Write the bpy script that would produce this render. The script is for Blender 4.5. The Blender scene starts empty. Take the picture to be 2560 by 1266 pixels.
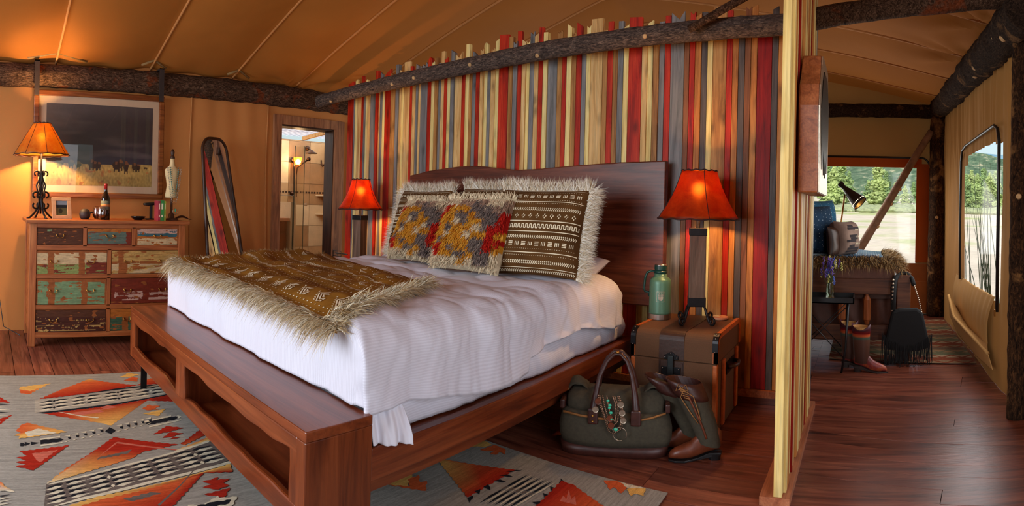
import bpy, math, random
import numpy as np
from mathutils import Vector, Matrix, noise as mn
random.seed(7)
PI = math.pi
S = bpy.context.scene
C = S.collection
# ---------------------------------------------------------------- camera
EYE = 1.25                      # height of the panorama camera above the floor
RAD, XV, Y0, TA, TB = 1394.0, 2160.0, 512.0, .0174, -.0183   # px per radian, column of the +Y heading, row of the level, small tilts
def rotx(a): c, s = math.cos(a), math.sin(a); return np.array([[1, 0, 0], [0, c, -s], [0, s, c]])
def roty(a): c, s = math.cos(a), math.sin(a); return np.array([[c, 0, s], [0, 1, 0], [-s, 0, c]])
TILT = roty(TB) @ rotx(TA)
cam = bpy.data.cameras.new('camera'); cam.type = 'PANO'
cam.panorama_type = 'CENTRAL_CYLINDRICAL'
cam.central_cylindrical_radius = 1.0
cam.central_cylindrical_range_u_min = (0 - XV) / RAD
cam.central_cylindrical_range_u_max = (2560 - XV) / RAD
cam.central_cylindrical_range_v_min = (Y0 - 1266) / RAD
cam.central_cylindrical_range_v_max = Y0 / RAD
cam.clip_start = .05; cam.clip_end = 2000
co = bpy.data.objects.new('camera', cam); C.objects.link(co)
m3 = TILT @ rotx(PI / 2)
co.matrix_world = Matrix.Translation((0, 0, EYE)) @ Matrix(m3.tolist()).to_4x4()
S.camera = co
# ---------------------------------------------------------------- exposure, world, lights
S.view_settings.view_transform = 'Standard'; S.view_settings.look = 'None'
S.view_settings.gamma = 1; S.view_settings.use_curve_mapping = False
S.view_settings.exposure = 0.16
S.cycles.max_bounces = 8; S.cycles.diffuse_bounces = 4; S.cycles.transparent_max_bounces = 8
S.cycles.sample_clamp_indirect = 4; S.cycles.caustics_reflective = False; S.cycles.caustics_refractive = False
W = bpy.data.worlds.new('sky'); S.world = W; W.use_nodes = True
wn = W.node_tree; wn.nodes.clear()
wo = wn.nodes.new('ShaderNodeOutputWorld'); wb = wn.nodes.new('ShaderNodeBackground')
sk = wn.nodes.new('ShaderNodeTexSky'); sk.sky_type = 'NISHITA'; sk.sun_disc = False
sk.sun_elevation = math.radians(48); sk.sun_rotation = math.radians(200); sk.air_density = 1.2; sk.dust_density = 3
wb.inputs[1].default_value = .2
wn.links.new(sk.outputs[0], wb.inputs[0]); wn.links.new(wb.outputs[0], wo.inputs[0])
def light(name, kind, loc, energy, color=(1, 1, 1), size=None, size_y=None, aim=None, radius=None, spot=None):
    l = bpy.data.lights.new(name, kind); l.energy = energy; l.color = color
    if size is not None:
        l.shape = 'RECTANGLE'; l.size = size; l.size_y = size_y or size
    if radius is not None: l.shadow_soft_size = radius
    if spot: l.spot_size = spot
    o = bpy.data.objects.new(name, l); C.objects.link(o); o.location = loc
    if aim is not None: o.rotation_euler = (Vector(aim) - Vector(loc)).to_track_quat('-Z', 'Y').to_euler()
    return o
sun = light('sun', 'SUN', (0, 0, 20), 2.5, (1, .95, .87)); sun.data.angle = math.radians(4)
sun.rotation_euler = (math.radians(38), math.radians(-14), 0)
# daylight through the open tent front behind the camera and the open side door
light('front_door_daylight', 'AREA', (-2.7, -2.5, 1.6), 165, (.80, .89, 1.0), 3.2, 2.1, aim=(-2.4, 2.5, 1.0))
light('side_door_daylight', 'AREA', (1.0, .9, 1.3), 26, (.95, .95, 1.0), 1.8, 2.0, aim=(-2.2, 1.6, .9))
light('far_window_daylight', 'AREA', (-.35, 6.93, 1.3), 26, (1, .97, .92), 1.7, 1.1, aim=(-.1, 3, .6))
light('side_window_daylight', 'AREA', (.93, 4.68, 1.25), 16, (1, .97, .92), 1.4, 1.1, aim=(-.6, 4.6, .6))
light('back_window_daylight', 'AREA', (-3.75, 6.9, 1.3), 30, (1, .97, .92), 1.4, 1.1, aim=(-4.2, 3, 1.3))
light('shower_daylight', 'AREA', (-6.1, 4.2, 2.08), 8, (1, .97, .92), 1.3, 1.3, aim=(-6.2, 4.2, 0))

def V3(x, y):                   # heading of the ray through a column and row of the 2560 x 1266 frame
    t = (x - XV) / RAD
    return TILT @ np.array([math.sin(t), math.cos(t), -(y - Y0) / RAD])
def onz(x, y, h=0.0): v = V3(x, y); k = (h - EYE) / v[2]; return np.array([v[0] * k, v[1] * k, h])
def onx(x, y, X): v = V3(x, y); k = X / v[0]; return np.array([X, v[1] * k, EYE + v[2] * k])
def ony(x, y, Y): v = V3(x, y); k = Y / v[1]; return np.array([v[0] * k, Y, EYE + v[2] * k])
# ---------------------------------------------------------------- colour and materials
def lin(c): c = c / 255; return c / 12.92 if c <= .04045 else ((c + .055) / 1.055) ** 2.4
def rgb(r, g, b): return (lin(r), lin(g), lin(b), 1)
class NT:
    def __init__(s, name):
        s.m = bpy.data.materials.new(name); s.m.use_nodes = True; s.t = s.m.node_tree
        s.b = s.t.nodes['Principled BSDF']; s.o = s.t.nodes['Material Output']
    def n(s, kind, **kw):
        x = s.t.nodes.new('ShaderNode' + kind)
        for k, v in kw.items():
            if k.startswith('i_'):
                k = k[2:].replace('_', ' ')
                x.inputs[int(k) if k.isdigit() else k].default_value = v
            else: setattr(x, k, v)
        return x
    def l(s, a, b): s.t.links.new(a, b)
    def coords(s, scale=(1, 1, 1), rnd=True, kind='Object'):
        tc = s.n('TexCoord'); mp = s.n('Mapping'); mp.inputs['Scale'].default_value = scale
        src = tc.outputs[kind]
        if rnd:
            oi = s.n('ObjectInfo'); vm = s.n('VectorMath', operation='MULTIPLY_ADD')
            cx = s.n('CombineXYZ'); s.l(oi.outputs['Random'], cx.inputs[0]); s.l(oi.outputs['Random'], cx.inputs[1]); s.l(oi.outputs['Random'], cx.inputs[2])
            s.l(cx.outputs[0], vm.inputs[0]); vm.inputs[1].default_value = (37, 53, 71); s.l(src, vm.inputs[2]); src = vm.outputs[0]
        s.l(src, mp.inputs[0]); return mp.outputs[0]
    def noise(s, co, scale=5, det=4, rough=.6, dist=0):
        x = s.n('TexNoise'); x.inputs['Scale'].default_value = scale; x.inputs['Detail'].default_value = det
        x.inputs['Roughness'].default_value = rough; x.inputs['Distortion'].default_value = dist
        s.l(co, x.inputs['Vector']); return x.outputs[0]
    def ramp(s, fac, stops):
        x = s.n('ValToRGB'); e = x.color_ramp.elements
        while len(e) > 1: e.remove(e[0])
        e[0].position = stops[0][0]; e[0].color = stops[0][1]
        for p, c in stops[1:]: q = e.new(p); q.color = c
        s.l(fac, x.inputs[0]); return x.outputs[0]
    def mix(s, fac, a, b, mode='MIX'):
        x = s.n('Mix', data_type='RGBA', blend_type=mode)
        for v, i in ((fac, 0), (a, 6), (b, 7)):
            if isinstance(v, (int, float, tuple)): x.inputs[i].default_value = v
            else: s.l(v, x.inputs[i])
        return x.outputs[2]
    def bump(s, h, st=.3, d=.01):
        x = s.n('Bump'); x.inputs['Strength'].default_value = st; x.inputs['Distance'].default_value = d
        s.l(h, x.inputs['Height']); s.l(x.outputs[0], s.b.inputs['Normal'])
    def fin(s, col=None, rough=.5, metal=0, spec=None):
        if col is not None:
            if isinstance(col, tuple): s.b.inputs['Base Color'].default_value = col
            else: s.l(col, s.b.inputs['Base Color'])
        s.b.inputs['Roughness'].default_value = rough; s.b.inputs['Metallic'].default_value = metal
        if spec is not None: s.b.inputs['Specular IOR Level'].default_value = spec
        return s.m
def gray(v): return (v, v, v, 1)
def plain(name, col, rough=.5, metal=0, var=.25, scale=20, bump=.1, spec=None):
    t = NT(name); co = t.coords((1, 1, 1)); f = t.noise(co, scale, 4)
    d = tuple(c * (1 - var) for c in col[:3]) + (1,); h = tuple(min(1, c * (1 + var)) for c in col[:3]) + (1,)
    c = t.ramp(f, [(.3, d), (.7, h)]); t.bump(f, bump, .004)
    return t.fin(c, rough, metal, spec)
def wood(name, dark, mid, light_, axis=2, rough=.45, knots=.5, grain=1.0, var=.18, bump=.25, spec=.4):
    t = NT(name); sc = [9 * grain] * 3; sc[axis] = .7 * grain
    co = t.coords(tuple(sc)); f = t.noise(co, 2.2, 6, .65, .8)
    sc2 = [70 * grain] * 3; sc2[axis] = 2.5 * grain
    g = t.noise(t.coords(tuple(sc2)), 1.5, 3, .6)
    c = t.ramp(f, [(.28, dark), (.48, mid), (.72, light_)])
    c = t.mix(.35, c, t.ramp(g, [(.35, gray(.28)), (.62, gray(1))]), 'MULTIPLY')
    if knots:
        sk2 = [5.5] * 3; sk2[axis] = 2.6
        vo = t.n('TexVoronoi'); vo.inputs['Scale'].default_value = 1.6; vo.inputs['Randomness'].default_value = 1
        t.l(t.coords(tuple(sk2)), vo.inputs['Vector'])
        k = t.ramp(vo.outputs['Distance'], [(.09, gray(.10)), (.16, gray(.5)), (.30, gray(1))])
        c = t.mix(knots, c, k, 'MULTIPLY')
    oi = t.n('ObjectInfo'); r = t.ramp(oi.outputs['Random'], [(0, gray(1 - var)), (1, gray(1))])
    c = t.mix(1.0, c, r, 'MULTIPLY')
    t.bump(g, bump, .003); return t.fin(c, rough, 0, spec)
def canvas(name, col, trans=.12, fold=.25):
    t = NT(name); co = t.coords((1, 1, 1), rnd=False)
    f = t.noise(co, .9, 3, .5, .4); w = t.noise(t.coords((260, 260, 260), rnd=False), 1, 2)
    d = tuple(c * .86 for c in col[:3]) + (1,)
    c = t.ramp(f, [(.3, d), (.7, col)])
    h = t.n('Math', operation='MULTIPLY_ADD'); h.inputs[1].default_value = .02; t.l(w, h.inputs[0]); t.l(f, h.inputs[2])
    t.bump(h.outputs[0], fold, .12); t.fin(c, .85, 0, .15)
    tr = t.n('BsdfTranslucent'); t.l(c, tr.inputs[0]); mx = t.n('MixShader'); mx.inputs[0].default_value = trans
    t.l(t.b.outputs[0], mx.inputs[1]); t.l(tr.outputs[0], mx.inputs[2]); t.l(mx.outputs[0], t.o.inputs[0])
    return t.m
def bark(name, dark, mid, light_, spot, axis=0):
    t = NT(name); sc = [26] * 3; sc[axis] = 9
    co = t.coords(tuple(sc)); f = t.noise(co, 2.2, 8, .78, 1.4)
    c = t.ramp(f, [(.36, dark), (.5, mid), (.62, light_)])
    p = t.noise(t.coords((3, 3, 3)), 1.5, 4, .6, .5)
    c = t.mix(t.ramp(p, [(.58, gray(0)), (.66, gray(.8))]), c, spot)
    c = t.mix(.8, c, t.ramp(t.noise(co, 3.5, 5, .7), [(.32, gray(.25)), (.6, gray(1))]), 'MULTIPLY')
    t.bump(f, 1.0, .025); return t.fin(c, .9, 0, .1)
def painted(name='woven', rough=.9, var=.25, sc=(60, 60, 60), bump=.3, spec=.1, streak=None):
    t = NT(name); a = t.n('Attribute', attribute_name='col')
    f = t.noise(t.coords(sc, rnd=False), 1.2, 4, .7)
    c = t.mix(1.0, a.outputs[0], t.ramp(f, [(.3, gray(1 - var)), (.7, gray(1))]), 'MULTIPLY')
    if streak:
        g = t.noise(t.coords(streak, rnd=False), 1, 4, .7)
        c = t.mix(1.0, c, t.ramp(g, [(.35, gray(.72)), (.6, gray(1))]), 'MULTIPLY')
    t.bump(f, bump, .003); return t.fin(c, rough, 0, spec)
def glass(name, tint=(1, 1, 1, 1), mixf=.9, rough=.0):
    t = NT(name); t.t.nodes.remove(t.b)
    tr = t.n('BsdfTransparent'); tr.inputs[0].default_value = tint
    gl = t.n('BsdfGlossy'); gl.inputs['Roughness'].default_value = rough; gl.inputs[0].default_value = (1, 1, 1, 1)
    mx = t.n('MixShader'); mx.inputs[0].default_value = 1 - mixf
    t.l(tr.outputs[0], mx.inputs[1]); t.l(gl.outputs[0], mx.inputs[2]); t.l(mx.outputs[0], t.o.inputs[0]); return t.m
def emis(name, col, st):
    t = NT(name); t.b.inputs['Base Color'].default_value = col; t.b.inputs['Emission Color'].default_value = col
    t.b.inputs['Emission Strength'].default_value = st; return t.m
M = {}
# ---------------------------------------------------------------- mesh building
def nz(p, f=1.0, seed=0.0): return mn.noise(Vector((p[0] * f + seed, p[1] * f - seed * .7, p[2] * f + seed * 1.3)))
class MB:
    def __init__(s): s.v = []; s.f = []; s.c = None; s.uv = None; s.mi = None
    def add(s, v, f, col=None, mi=None):
        n = len(s.v); s.v += [tuple(map(float, p)) for p in v]; s.f += [tuple(i + n for i in q) for q in f]
        if col is not None or s.c is not None:
            if s.c is None: s.c = [(1, 1, 1, 1)] * n
            s.c += (list(col) if isinstance(col, list) else [col or (1, 1, 1, 1)] * len(v))
        if mi is not None or s.mi is not None:
            if s.mi is None: s.mi = [0] * (len(s.f) - len(f))
            s.mi += [mi or 0] * len(f)
        return s
    def box(s, a, b, col=None, R=None, T=None, mi=None):
        x0, y0, z0 = a; x1, y1, z1 = b
        v = [(x0, y0, z0), (x1, y0, z0), (x1, y1, z0), (x0, y1, z0), (x0, y0, z1), (x1, y0, z1), (x1, y1, z1), (x0, y1, z1)]
        if R is not None: v = [tuple(R @ Vector(p)) for p in v]
        if T is not None: v = [(p[0] + T[0], p[1] + T[1], p[2] + T[2]) for p in v]
        return s.add(v, [(3, 2, 1, 0), (4, 5, 6, 7), (0, 1, 5, 4), (1, 2, 6, 5), (2, 3, 7, 6), (3, 0, 4, 7)], col, mi)
    def prism(s, poly, d, col=None, mi=None):          # poly: 3D points in order, d: extrusion vector
        n = len(poly); v = list(poly) + [tuple(np.array(p) + np.array(d)) for p in poly]
        f = [tuple(range(n))[::-1], tuple(range(n, 2 * n))] + [(i, (i + 1) % n, n + (i + 1) % n, n + i) for i in range(n)]
        return s.add(v, f, col, mi)
    def tube(s, path, r, n=10, caps=True, col=None, rough=0, seed=0, mi=None):
        P = [Vector(p) for p in path]; rr = r if isinstance(r, (list, tuple)) else [r] * len(P)
        up = None; v = []; f = []
        for i, p in enumerate(P):
            t = (P[min(i + 1, len(P) - 1)] - P[max(i - 1, 0)])
            t = t.normalized() if t.length > 1e-9 else Vector((0, 0, 1))
            if up is None: up = t.orthogonal().normalized()
            up = (up - t * up.dot(t)); up = up.normalized() if up.length > 1e-6 else t.orthogonal().normalized()
            sd = t.cross(up)
            for k in range(n):
                a = 2 * PI * k / n; q = up * math.cos(a) + sd * math.sin(a); R = rr[i]
                if rough: R *= 1 + rough * nz(p + q * R, 9, seed) + rough * .5 * nz(p + q * R, 30, seed)
                v.append(tuple(p + q * R))
        for i in range(len(P) - 1):
            for k in range(n): f.append((i * n + k, i * n + (k + 1) % n, (i + 1) * n + (k + 1) % n, (i + 1) * n + k))
        if caps: f += [tuple(range(n))[::-1], tuple(range((len(P) - 1) * n, len(P) * n))]
        return s.add(v, f, col, mi)
    def lathe(s, prof, n=24, o=(0, 0, 0), col=None, sq=1.0, mi=None):     # prof: (r, z)
        v = []; f = []
        for r, z in prof:
            for k in range(n): a = 2 * PI * k / n; v.append((o[0] + r * math.cos(a), o[1] + r * math.sin(a) * sq, o[2] + z))
        m = len(prof)
        for i in range(m - 1):
            for k in range(n): f.append((i * n + k, i * n + (k + 1) % n, (i + 1) * n + (k + 1) % n, (i + 1) * n + k))
        if prof[0][0] > 1e-4: f.append(tuple(range(n))[::-1])
        if prof[-1][0] > 1e-4: f.append(tuple(range((m - 1) * n, m * n)))
        return s.add(v, f, col, mi)
    def ball(s, c, r, n=10, m=7, col=None, sc=(1, 1, 1), mi=None):
        v = []; f = []
        for i in range(m + 1):
            p = PI * i / m
            for k in range(n): a = 2 * PI * k / n; v.append((c[0] + r * sc[0] * math.sin(p) * math.cos(a), c[1] + r * sc[1] * math.sin(p) * math.sin(a), c[2] + r * sc[2] * math.cos(p)))
        for i in range(m):
            for k in range(n): f.append((i * n + k, (i + 1) * n + k, (i + 1) * n + (k + 1) % n, i * n + (k + 1) % n))
        return s.add(v, f, col, mi)
    def grid(s, fn, nu, nv, col=None, wrap=False, mi=None):
        v = []; f = []; c = [] if callable(col) else col
        for j in range(nv + 1):
            for i in range(nu + 1):
                u, w = i / nu, j / nv; v.append(fn(u, w))
                if callable(col): c.append(col(u, w))
        for j in range(nv):
            for i in range(nu): a = j * (nu + 1) + i; f.append((a, a + 1, a + nu + 2, a + nu + 1))
        return s.add(v, f, c, mi)
    def loft(s, rings, n=16, col=None, caps=True, ex=1.0, mi=None):   # rings: (centre, u, v) half axes
        v = []; f = []
        for c0, u, w in rings:
            c0, u, w = Vector(c0), Vector(u), Vector(w)
            for k in range(n):
                a = 2 * PI * k / n; ca, sa = math.cos(a), math.sin(a)
                ca = math.copysign(abs(ca) ** ex, ca); sa = math.copysign(abs(sa) ** ex, sa)
                v.append(tuple(c0 + u * ca + w * sa))
        m = len(rings)
        for i in range(m - 1):
            for k in range(n): f.append((i * n + k, i * n + (k + 1) % n, (i + 1) * n + (k + 1) % n, (i + 1) * n + k))
        if caps: f += [tuple(range(n))[::-1], tuple(range((m - 1) * n, m * n))]
        return s.add(v, f, col, mi)
    def ribbon(s, p, d, L, w, droop=0, col=None, side=None, seg=2):    # one tapered strand of fur
        p = Vector(p); d = Vector(d).normalized(); side = Vector(side).normalized() if side is not None else d.orthogonal().normalized()
        v = []; f = []
        for i in range(seg):
            t = i / seg; q = p + d * (L * t) + Vector((0, 0, -droop * L * t * t)); ww = w * (1 - t) * .5
            v += [tuple(q - side * ww), tuple(q + side * ww)]
        v.append(tuple(p + d * L + Vector((0, 0, -droop * L))))
        for i in range(seg - 1): a = 2 * i; f.append((a, a + 1, a + 3, a + 2))
        a = 2 * (seg - 1); f.append((a, a + 1, a + 2)); return s.add(v, f, col)
LOC = {}
def link(name, me, mat, parent, smooth, bevel, sub, solid):
    o = bpy.data.objects.new(name, me)
    for mm in (mat if isinstance(mat, (list, tuple)) else [mat]):
        if mm is not None: me.materials.append(mm)
    if parent is not None: o.parent = parent
    C.objects.link(o)
    if solid: q = o.modifiers.new('t', 'SOLIDIFY'); q.thickness = solid; q.offset = 0
    if bevel: q = o.modifiers.new('b', 'BEVEL'); q.width = bevel; q.segments = 2; q.limit_method = 'ANGLE'; q.angle_limit = math.radians(40)
    if sub: q = o.modifiers.new('s', 'SUBSURF'); q.levels = sub; q.render_levels = sub
    return o
def obj(name, mb, mat, parent=None, smooth=False, bevel=0, sub=0, solid=0, world=False, kind=None, label=None, base=None):
    v = mb.v
    if world and parent is not None and parent.name in LOC:
        l, rz = LOC[parent.name]; mi = (Matrix.Translation(l) @ Matrix.Rotation(rz, 4, 'Z')).inverted()
        v = [tuple(mi @ Vector(p)) for p in v]
    if base is not None: v = [(p[0] - base[0], p[1] - base[1], p[2] - base[2]) for p in v]
    me = bpy.data.meshes.new(name); me.from_pydata(v, [], mb.f); me.update()
    if mb.c is not None:
        a = me.color_attributes.new('col', 'FLOAT_COLOR', 'POINT')
        a.data.foreach_set('color', np.array([tuple(x)[:3] + (1.0,) for x in mb.c], dtype=np.float32).ravel())
    if mb.uv is not None:
        ul = me.uv_layers.new(name='UVMap'); idx = np.empty(len(me.loops), dtype=np.int32); me.loops.foreach_get('vertex_index', idx)
        ul.data.foreach_set('uv', np.array(mb.uv, dtype=np.float32)[idx].ravel())
    if smooth: me.polygons.foreach_set('use_smooth', [True] * len(me.polygons))
    o = link(name, me, mat, parent, smooth, bevel, sub, solid)
    if mb.mi is not None: me.polygons.foreach_set('material_index', mb.mi)
    if base is not None: o.location = base
    if kind: o['kind'] = kind
    if label: o['label'] = label
    return o
def thing(name, label, cat, loc=(0, 0, 0), rotz=0, group=None):
    o = bpy.data.objects.new(name, None); C.objects.link(o); o.empty_display_size = .05
    o.location = loc; o.rotation_euler = (0, 0, rotz); o['label'] = label; o['category'] = cat
    if group: o['group'] = group
    LOC[o.name] = (Vector(loc), rotz); return o
def tag(o, label, cat, group=None):
    o['label'] = label; o['category'] = cat
    if group: o['group'] = group
    return o
def struct(name, mb=None, mat=None, parent=None, **kw):
    if mb is None: o = bpy.data.objects.new(name, None); C.objects.link(o); LOC[o.name] = (Vector((0, 0, 0)), 0)
    else: o = obj(name, mb, mat, parent, **kw)
    if parent is None: o['kind'] = 'structure'
    return o
def copy_tree(o, parent=None):
    c = o.copy(); C.objects.link(c); c.parent = parent
    for ch in list(o.children): copy_tree(ch, c)
    return c
# ================================================================ materials
CANV = rgb(214, 160, 100)
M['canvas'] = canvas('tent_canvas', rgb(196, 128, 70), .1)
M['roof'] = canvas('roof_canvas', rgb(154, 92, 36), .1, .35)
M['canvas_tan'] = canvas('side_canvas', rgb(172, 122, 66), .15, .3)
M['orange_cloth'] = canvas('orange_cloth', rgb(200, 95, 35), .25, .1)
M['seam'] = plain('seam_tape', rgb(190, 125, 65), .8, var=.1)
M['floor'] = wood('floor_wood', rgb(72, 32, 24), rgb(128, 66, 48), rgb(166, 98, 72), 0, .32, .35, 1.0, .35, .3, .5)
M['floor_dark'] = plain('subfloor', rgb(35, 18, 14), .8)
M['bark_brown'] = bark('brown_bark', rgb(38, 24, 18), rgb(104, 74, 54), rgb(158, 122, 96), rgb(165, 78, 36), 1)
M['bark_gray'] = bark('gray_bark', rgb(58, 50, 50), rgb(122, 104, 94), rgb(182, 152, 130), rgb(118, 96, 84), 0)
M['bark_post'] = bark('post_bark', rgb(32, 22, 18), rgb(80, 55, 38), rgb(135, 90, 55), rgb(195, 140, 85), 2)
M['bark_far'] = bark('far_bark', rgb(35, 26, 22), rgb(75, 56, 44), rgb(110, 84, 64), rgb(175, 130, 85), 1)
M['cutwood'] = plain('cut_log_end', rgb(200, 160, 110), .8, var=.2)
STR = dict(r=(rgb(112, 18, 6), rgb(190, 40, 14), rgb(216, 70, 36)), g=(rgb(88, 86, 84), rgb(126, 124, 122), rgb(156, 150, 146)),
           y=(rgb(224, 182, 100), rgb(248, 220, 140), rgb(254, 234, 168)), t=(rgb(170, 118, 60), rgb(228, 180, 112), rgb(246, 212, 150)),
           b=(rgb(110, 66, 28), rgb(178, 122, 64), rgb(210, 158, 92)), o=(rgb(150, 85, 35), rgb(205, 130, 60), rgb(225, 160, 90)),
           k=(rgb(60, 52, 50), rgb(88, 78, 74), rgb(110, 98, 92)), R=(rgb(84, 6, 4), rgb(144, 14, 6), rgb(170, 26, 14)),
           d=(rgb(80, 45, 25), rgb(130, 78, 45), rgb(160, 100, 60)))
for k, c in STR.items(): M['w_' + k] = wood('stained_wood_' + k, *c, 2, .55, .6 if k != 'y' else .35, 1.0, .12, .3, .25)
M['bed'] = wood('bed_wood', rgb(72, 28, 12), rgb(120, 54, 24), rgb(150, 76, 38), 0, .28, .12, .55, .06, .1, .55)
M['bed_y'] = wood('bed_wood_rail', rgb(66, 24, 12), rgb(108, 46, 22), rgb(138, 68, 34), 1, .3, .12, .8, .06, .12, .5)
M['bed_z'] = wood('bed_wood_end', rgb(72, 28, 12), rgb(122, 56, 24), rgb(150, 76, 38), 2, .3, .12, .6, .06, .12, .5)
M['head'] = wood('headboard_wood', rgb(48, 18, 12), rgb(92, 42, 28), rgb(125, 66, 45), 0, .42, .25, .8, .0, .2, .4)
M['dresser'] = wood('dresser_wood', rgb(110, 50, 20), rgb(168, 88, 42), rgb(198, 120, 66), 1, .45, .2, 1, .1, .25, .4)
M['dresser_z'] = wood('dresser_wood_upright', rgb(110, 50, 20), rgb(172, 92, 45), rgb(198, 120, 66), 2, .45, .2, 1, .1, .25, .4)
M['doorwood'] = wood('door_frame_wood', rgb(104, 62, 38), rgb(160, 104, 68), rgb(190, 132, 88), 2, .6, .3, 1, .1, .3, .3)
M['pale_post'] = wood('pale_pine', rgb(205, 160, 80), rgb(235, 200, 120), rgb(245, 220, 150), 2, .55, .25, 1, .05, .2, .3)
M['plate'] = wood('sill_wood', rgb(130, 66, 40), rgb(178, 104, 68), rgb(200, 130, 90), 1, .55, .3, 1, .1, .2, .3)
M['iron'] = plain('wrought_iron', rgb(42, 38, 38), .45, .8, .2)
M['black'] = plain('black_plastic', rgb(18, 17, 18), .4)
M['steel'] = plain('brushed_steel', rgb(190, 180, 172), .28, 1, .05)
M['brass'] = plain('brass', rgb(190, 140, 70), .35, 1, .1)
M['dark_strap'] = plain('dark_strap', rgb(45, 30, 24), .7)
M['sheet'] = plain('white_sheet', rgb(226, 226, 236), .85, var=.02, scale=6, bump=.1)
def duvet_mat():
    t = NT('striped_duvet'); tc = t.n('TexCoord'); w = t.n('TexWave', wave_type='BANDS', bands_direction='X')
    w.inputs['Scale'].default_value = 7; w.inputs['Distortion'].default_value = .15; t.l(tc.outputs['UV'], w.inputs['Vector'])
    c = t.ramp(w.outputs['Fac'], [(.4, rgb(213, 212, 224)), (.6, rgb(222, 222, 234))])
    f = t.noise(t.coords((1, 1, 1)), 14, 4, .6); t.bump(f, .25, .02)
    return t.fin(c, .7, 0, .25)
M['duvet'] = duvet_mat()
M['fur'] = painted('faux_fur', .9, .12, (8, 8, 8), .0, .1)
M['cloth_col'] = painted('coloured_cloth', .92, .3, (90, 90, 90), .35, .1)
M['rug'] = painted('woven_wool', .95, .3, (160, 45, 45), .5, .05, (60, 3, 3))
M['paint'] = painted('distressed_paint', .55, .3, (60, 14, 60), .5, .3, (200, 7, 90))
M['print'] = painted('photo_print', .35, .12, (25, 25, 25), .0, .3)
def mud(name, a, b):
    t = NT(name); f = t.noise(t.coords((1, 1, 1)), 300, 2); c = t.ramp(t.noise(t.coords((1, 1, 1)), 5, 3), [(.3, a), (.7, b)])
    t.bump(f, .3, .002); return t.fin(c, .95, 0, .1)
M['mud'] = mud('mudcloth_brown', rgb(74, 48, 24), rgb(98, 66, 34))
M['mud_gold'] = mud('mudcloth_gold', rgb(104, 66, 16), rgb(150, 102, 34))
M['cream'] = plain('cream_print', rgb(226, 212, 180), .9, var=.08)
M['leather_dark'] = plain('dark_leather', rgb(62, 30, 24), .42, 0, .3, 30, .3)
M['leather_tan'] = plain('tan_leather', rgb(104, 50, 28), .38, 0, .3, 25, .3)
M['leather_orange'] = plain('orange_leather', rgb(190, 98, 42), .45, 0, .25, 30, .25)
M['olive'] = plain('olive_canvas', rgb(62, 56, 42), .9, 0, .2, 60, .4)
M['olive_trim'] = plain('tan_binding', rgb(150, 100, 50), .8)
M['trunk'] = plain('trunk_cloth', rgb(100, 66, 40), .85, 0, .1, 150, .3)
M['trunk_band'] = plain('trunk_leather_band', rgb(62, 36, 24), .5, 0, .2, 60, .3)
M['blackmetal'] = plain('black_metal', rgb(35, 34, 36), .4, .7)
M['green'] = plain('hammered_green', rgb(86, 128, 104), .38, .2, .05, 300, .1)
M['green_dark'] = plain('dark_green_plastic', rgb(12, 58, 50), .35, 0, .1)
M['turq'] = plain('turquoise', rgb(60, 190, 150), .35, 0, .2, 60)
M['silver'] = plain('tarnished_silver', rgb(190, 175, 155), .35, .9, .2, 80)
M['beads'] = plain('metal_beads', rgb(170, 135, 110), .35, .8, .2, 80)
M['salmon'] = plain('salmon_stone', rgb(225, 150, 110), .6, 0, .15, 20)
M['tile'] = [plain('travertine_a', rgb(190, 156, 112), .5, 0, .12, 7, .1), plain('travertine_b', rgb(168, 130, 88), .5, 0, .14, 6, .1), plain('travertine_c', rgb(216, 190, 148), .5, 0, .1, 8, .1)]
M['grout'] = plain('grout', rgb(165, 140, 105), .9)
M['cabinet'] = wood('cabinet_wood', rgb(75, 28, 14), rgb(112, 46, 24), rgb(135, 62, 32), 2, .35, .1)
M['counter'] = plain('stone_counter', rgb(200, 140, 100), .3, 0, .12, 12)
M['bronze'] = plain('oiled_bronze', rgb(70, 48, 36), .35, .9)
M['glass'] = glass('clear_glass', (.97, .99, .97, 1), .93)
M['vinyl'] = glass('clear_vinyl', (.98, .98, .98, 1), .97, .05)
M['winebottle'] = plain('dark_bottle_glass', rgb(22, 14, 12), .08, 0, .1, spec=.8)
M['wine'] = plain('red_wine', rgb(40, 6, 8), .1)
M['red_foil'] = plain('red_foil', rgb(150, 30, 32), .35)
M['label_g'] = plain('bottle_label', rgb(95, 98, 84), .7)
M['label_o'] = plain('bottle_label_band', rgb(200, 120, 60), .6)
M['books'] = [plain('crimson_cover', rgb(150, 48, 62), .5), plain('green_cover', rgb(52, 130, 60), .5), plain('lime_cover', rgb(150, 160, 50), .5)]
M['paper'] = plain('page_paper', rgb(220, 205, 175), .9)
M['bust'] = plain('bust_linen', rgb(214, 190, 140), .8, 0, .06, 40)
M['darkwood'] = wood('dark_walnut', rgb(40, 22, 16), rgb(66, 40, 28), rgb(88, 56, 38), 2, .4, .2)
M['goldframe'] = wood('picture_frame_wood', rgb(80, 36, 14), rgb(138, 72, 30), rgb(180, 112, 55), 1, .3, .1)
M['mat_board'] = plain('picture_mat', rgb(190, 160, 130), .8, 0, .04, 10, .05)
M['peach_frame'] = plain('pale_wood_frame', rgb(196, 150, 112), .5, 0, .12, 20)
t_ = NT('mirror_glass'); M['mirror'] = t_.fin((.9, .9, .88, 1), .01, 1)
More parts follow.
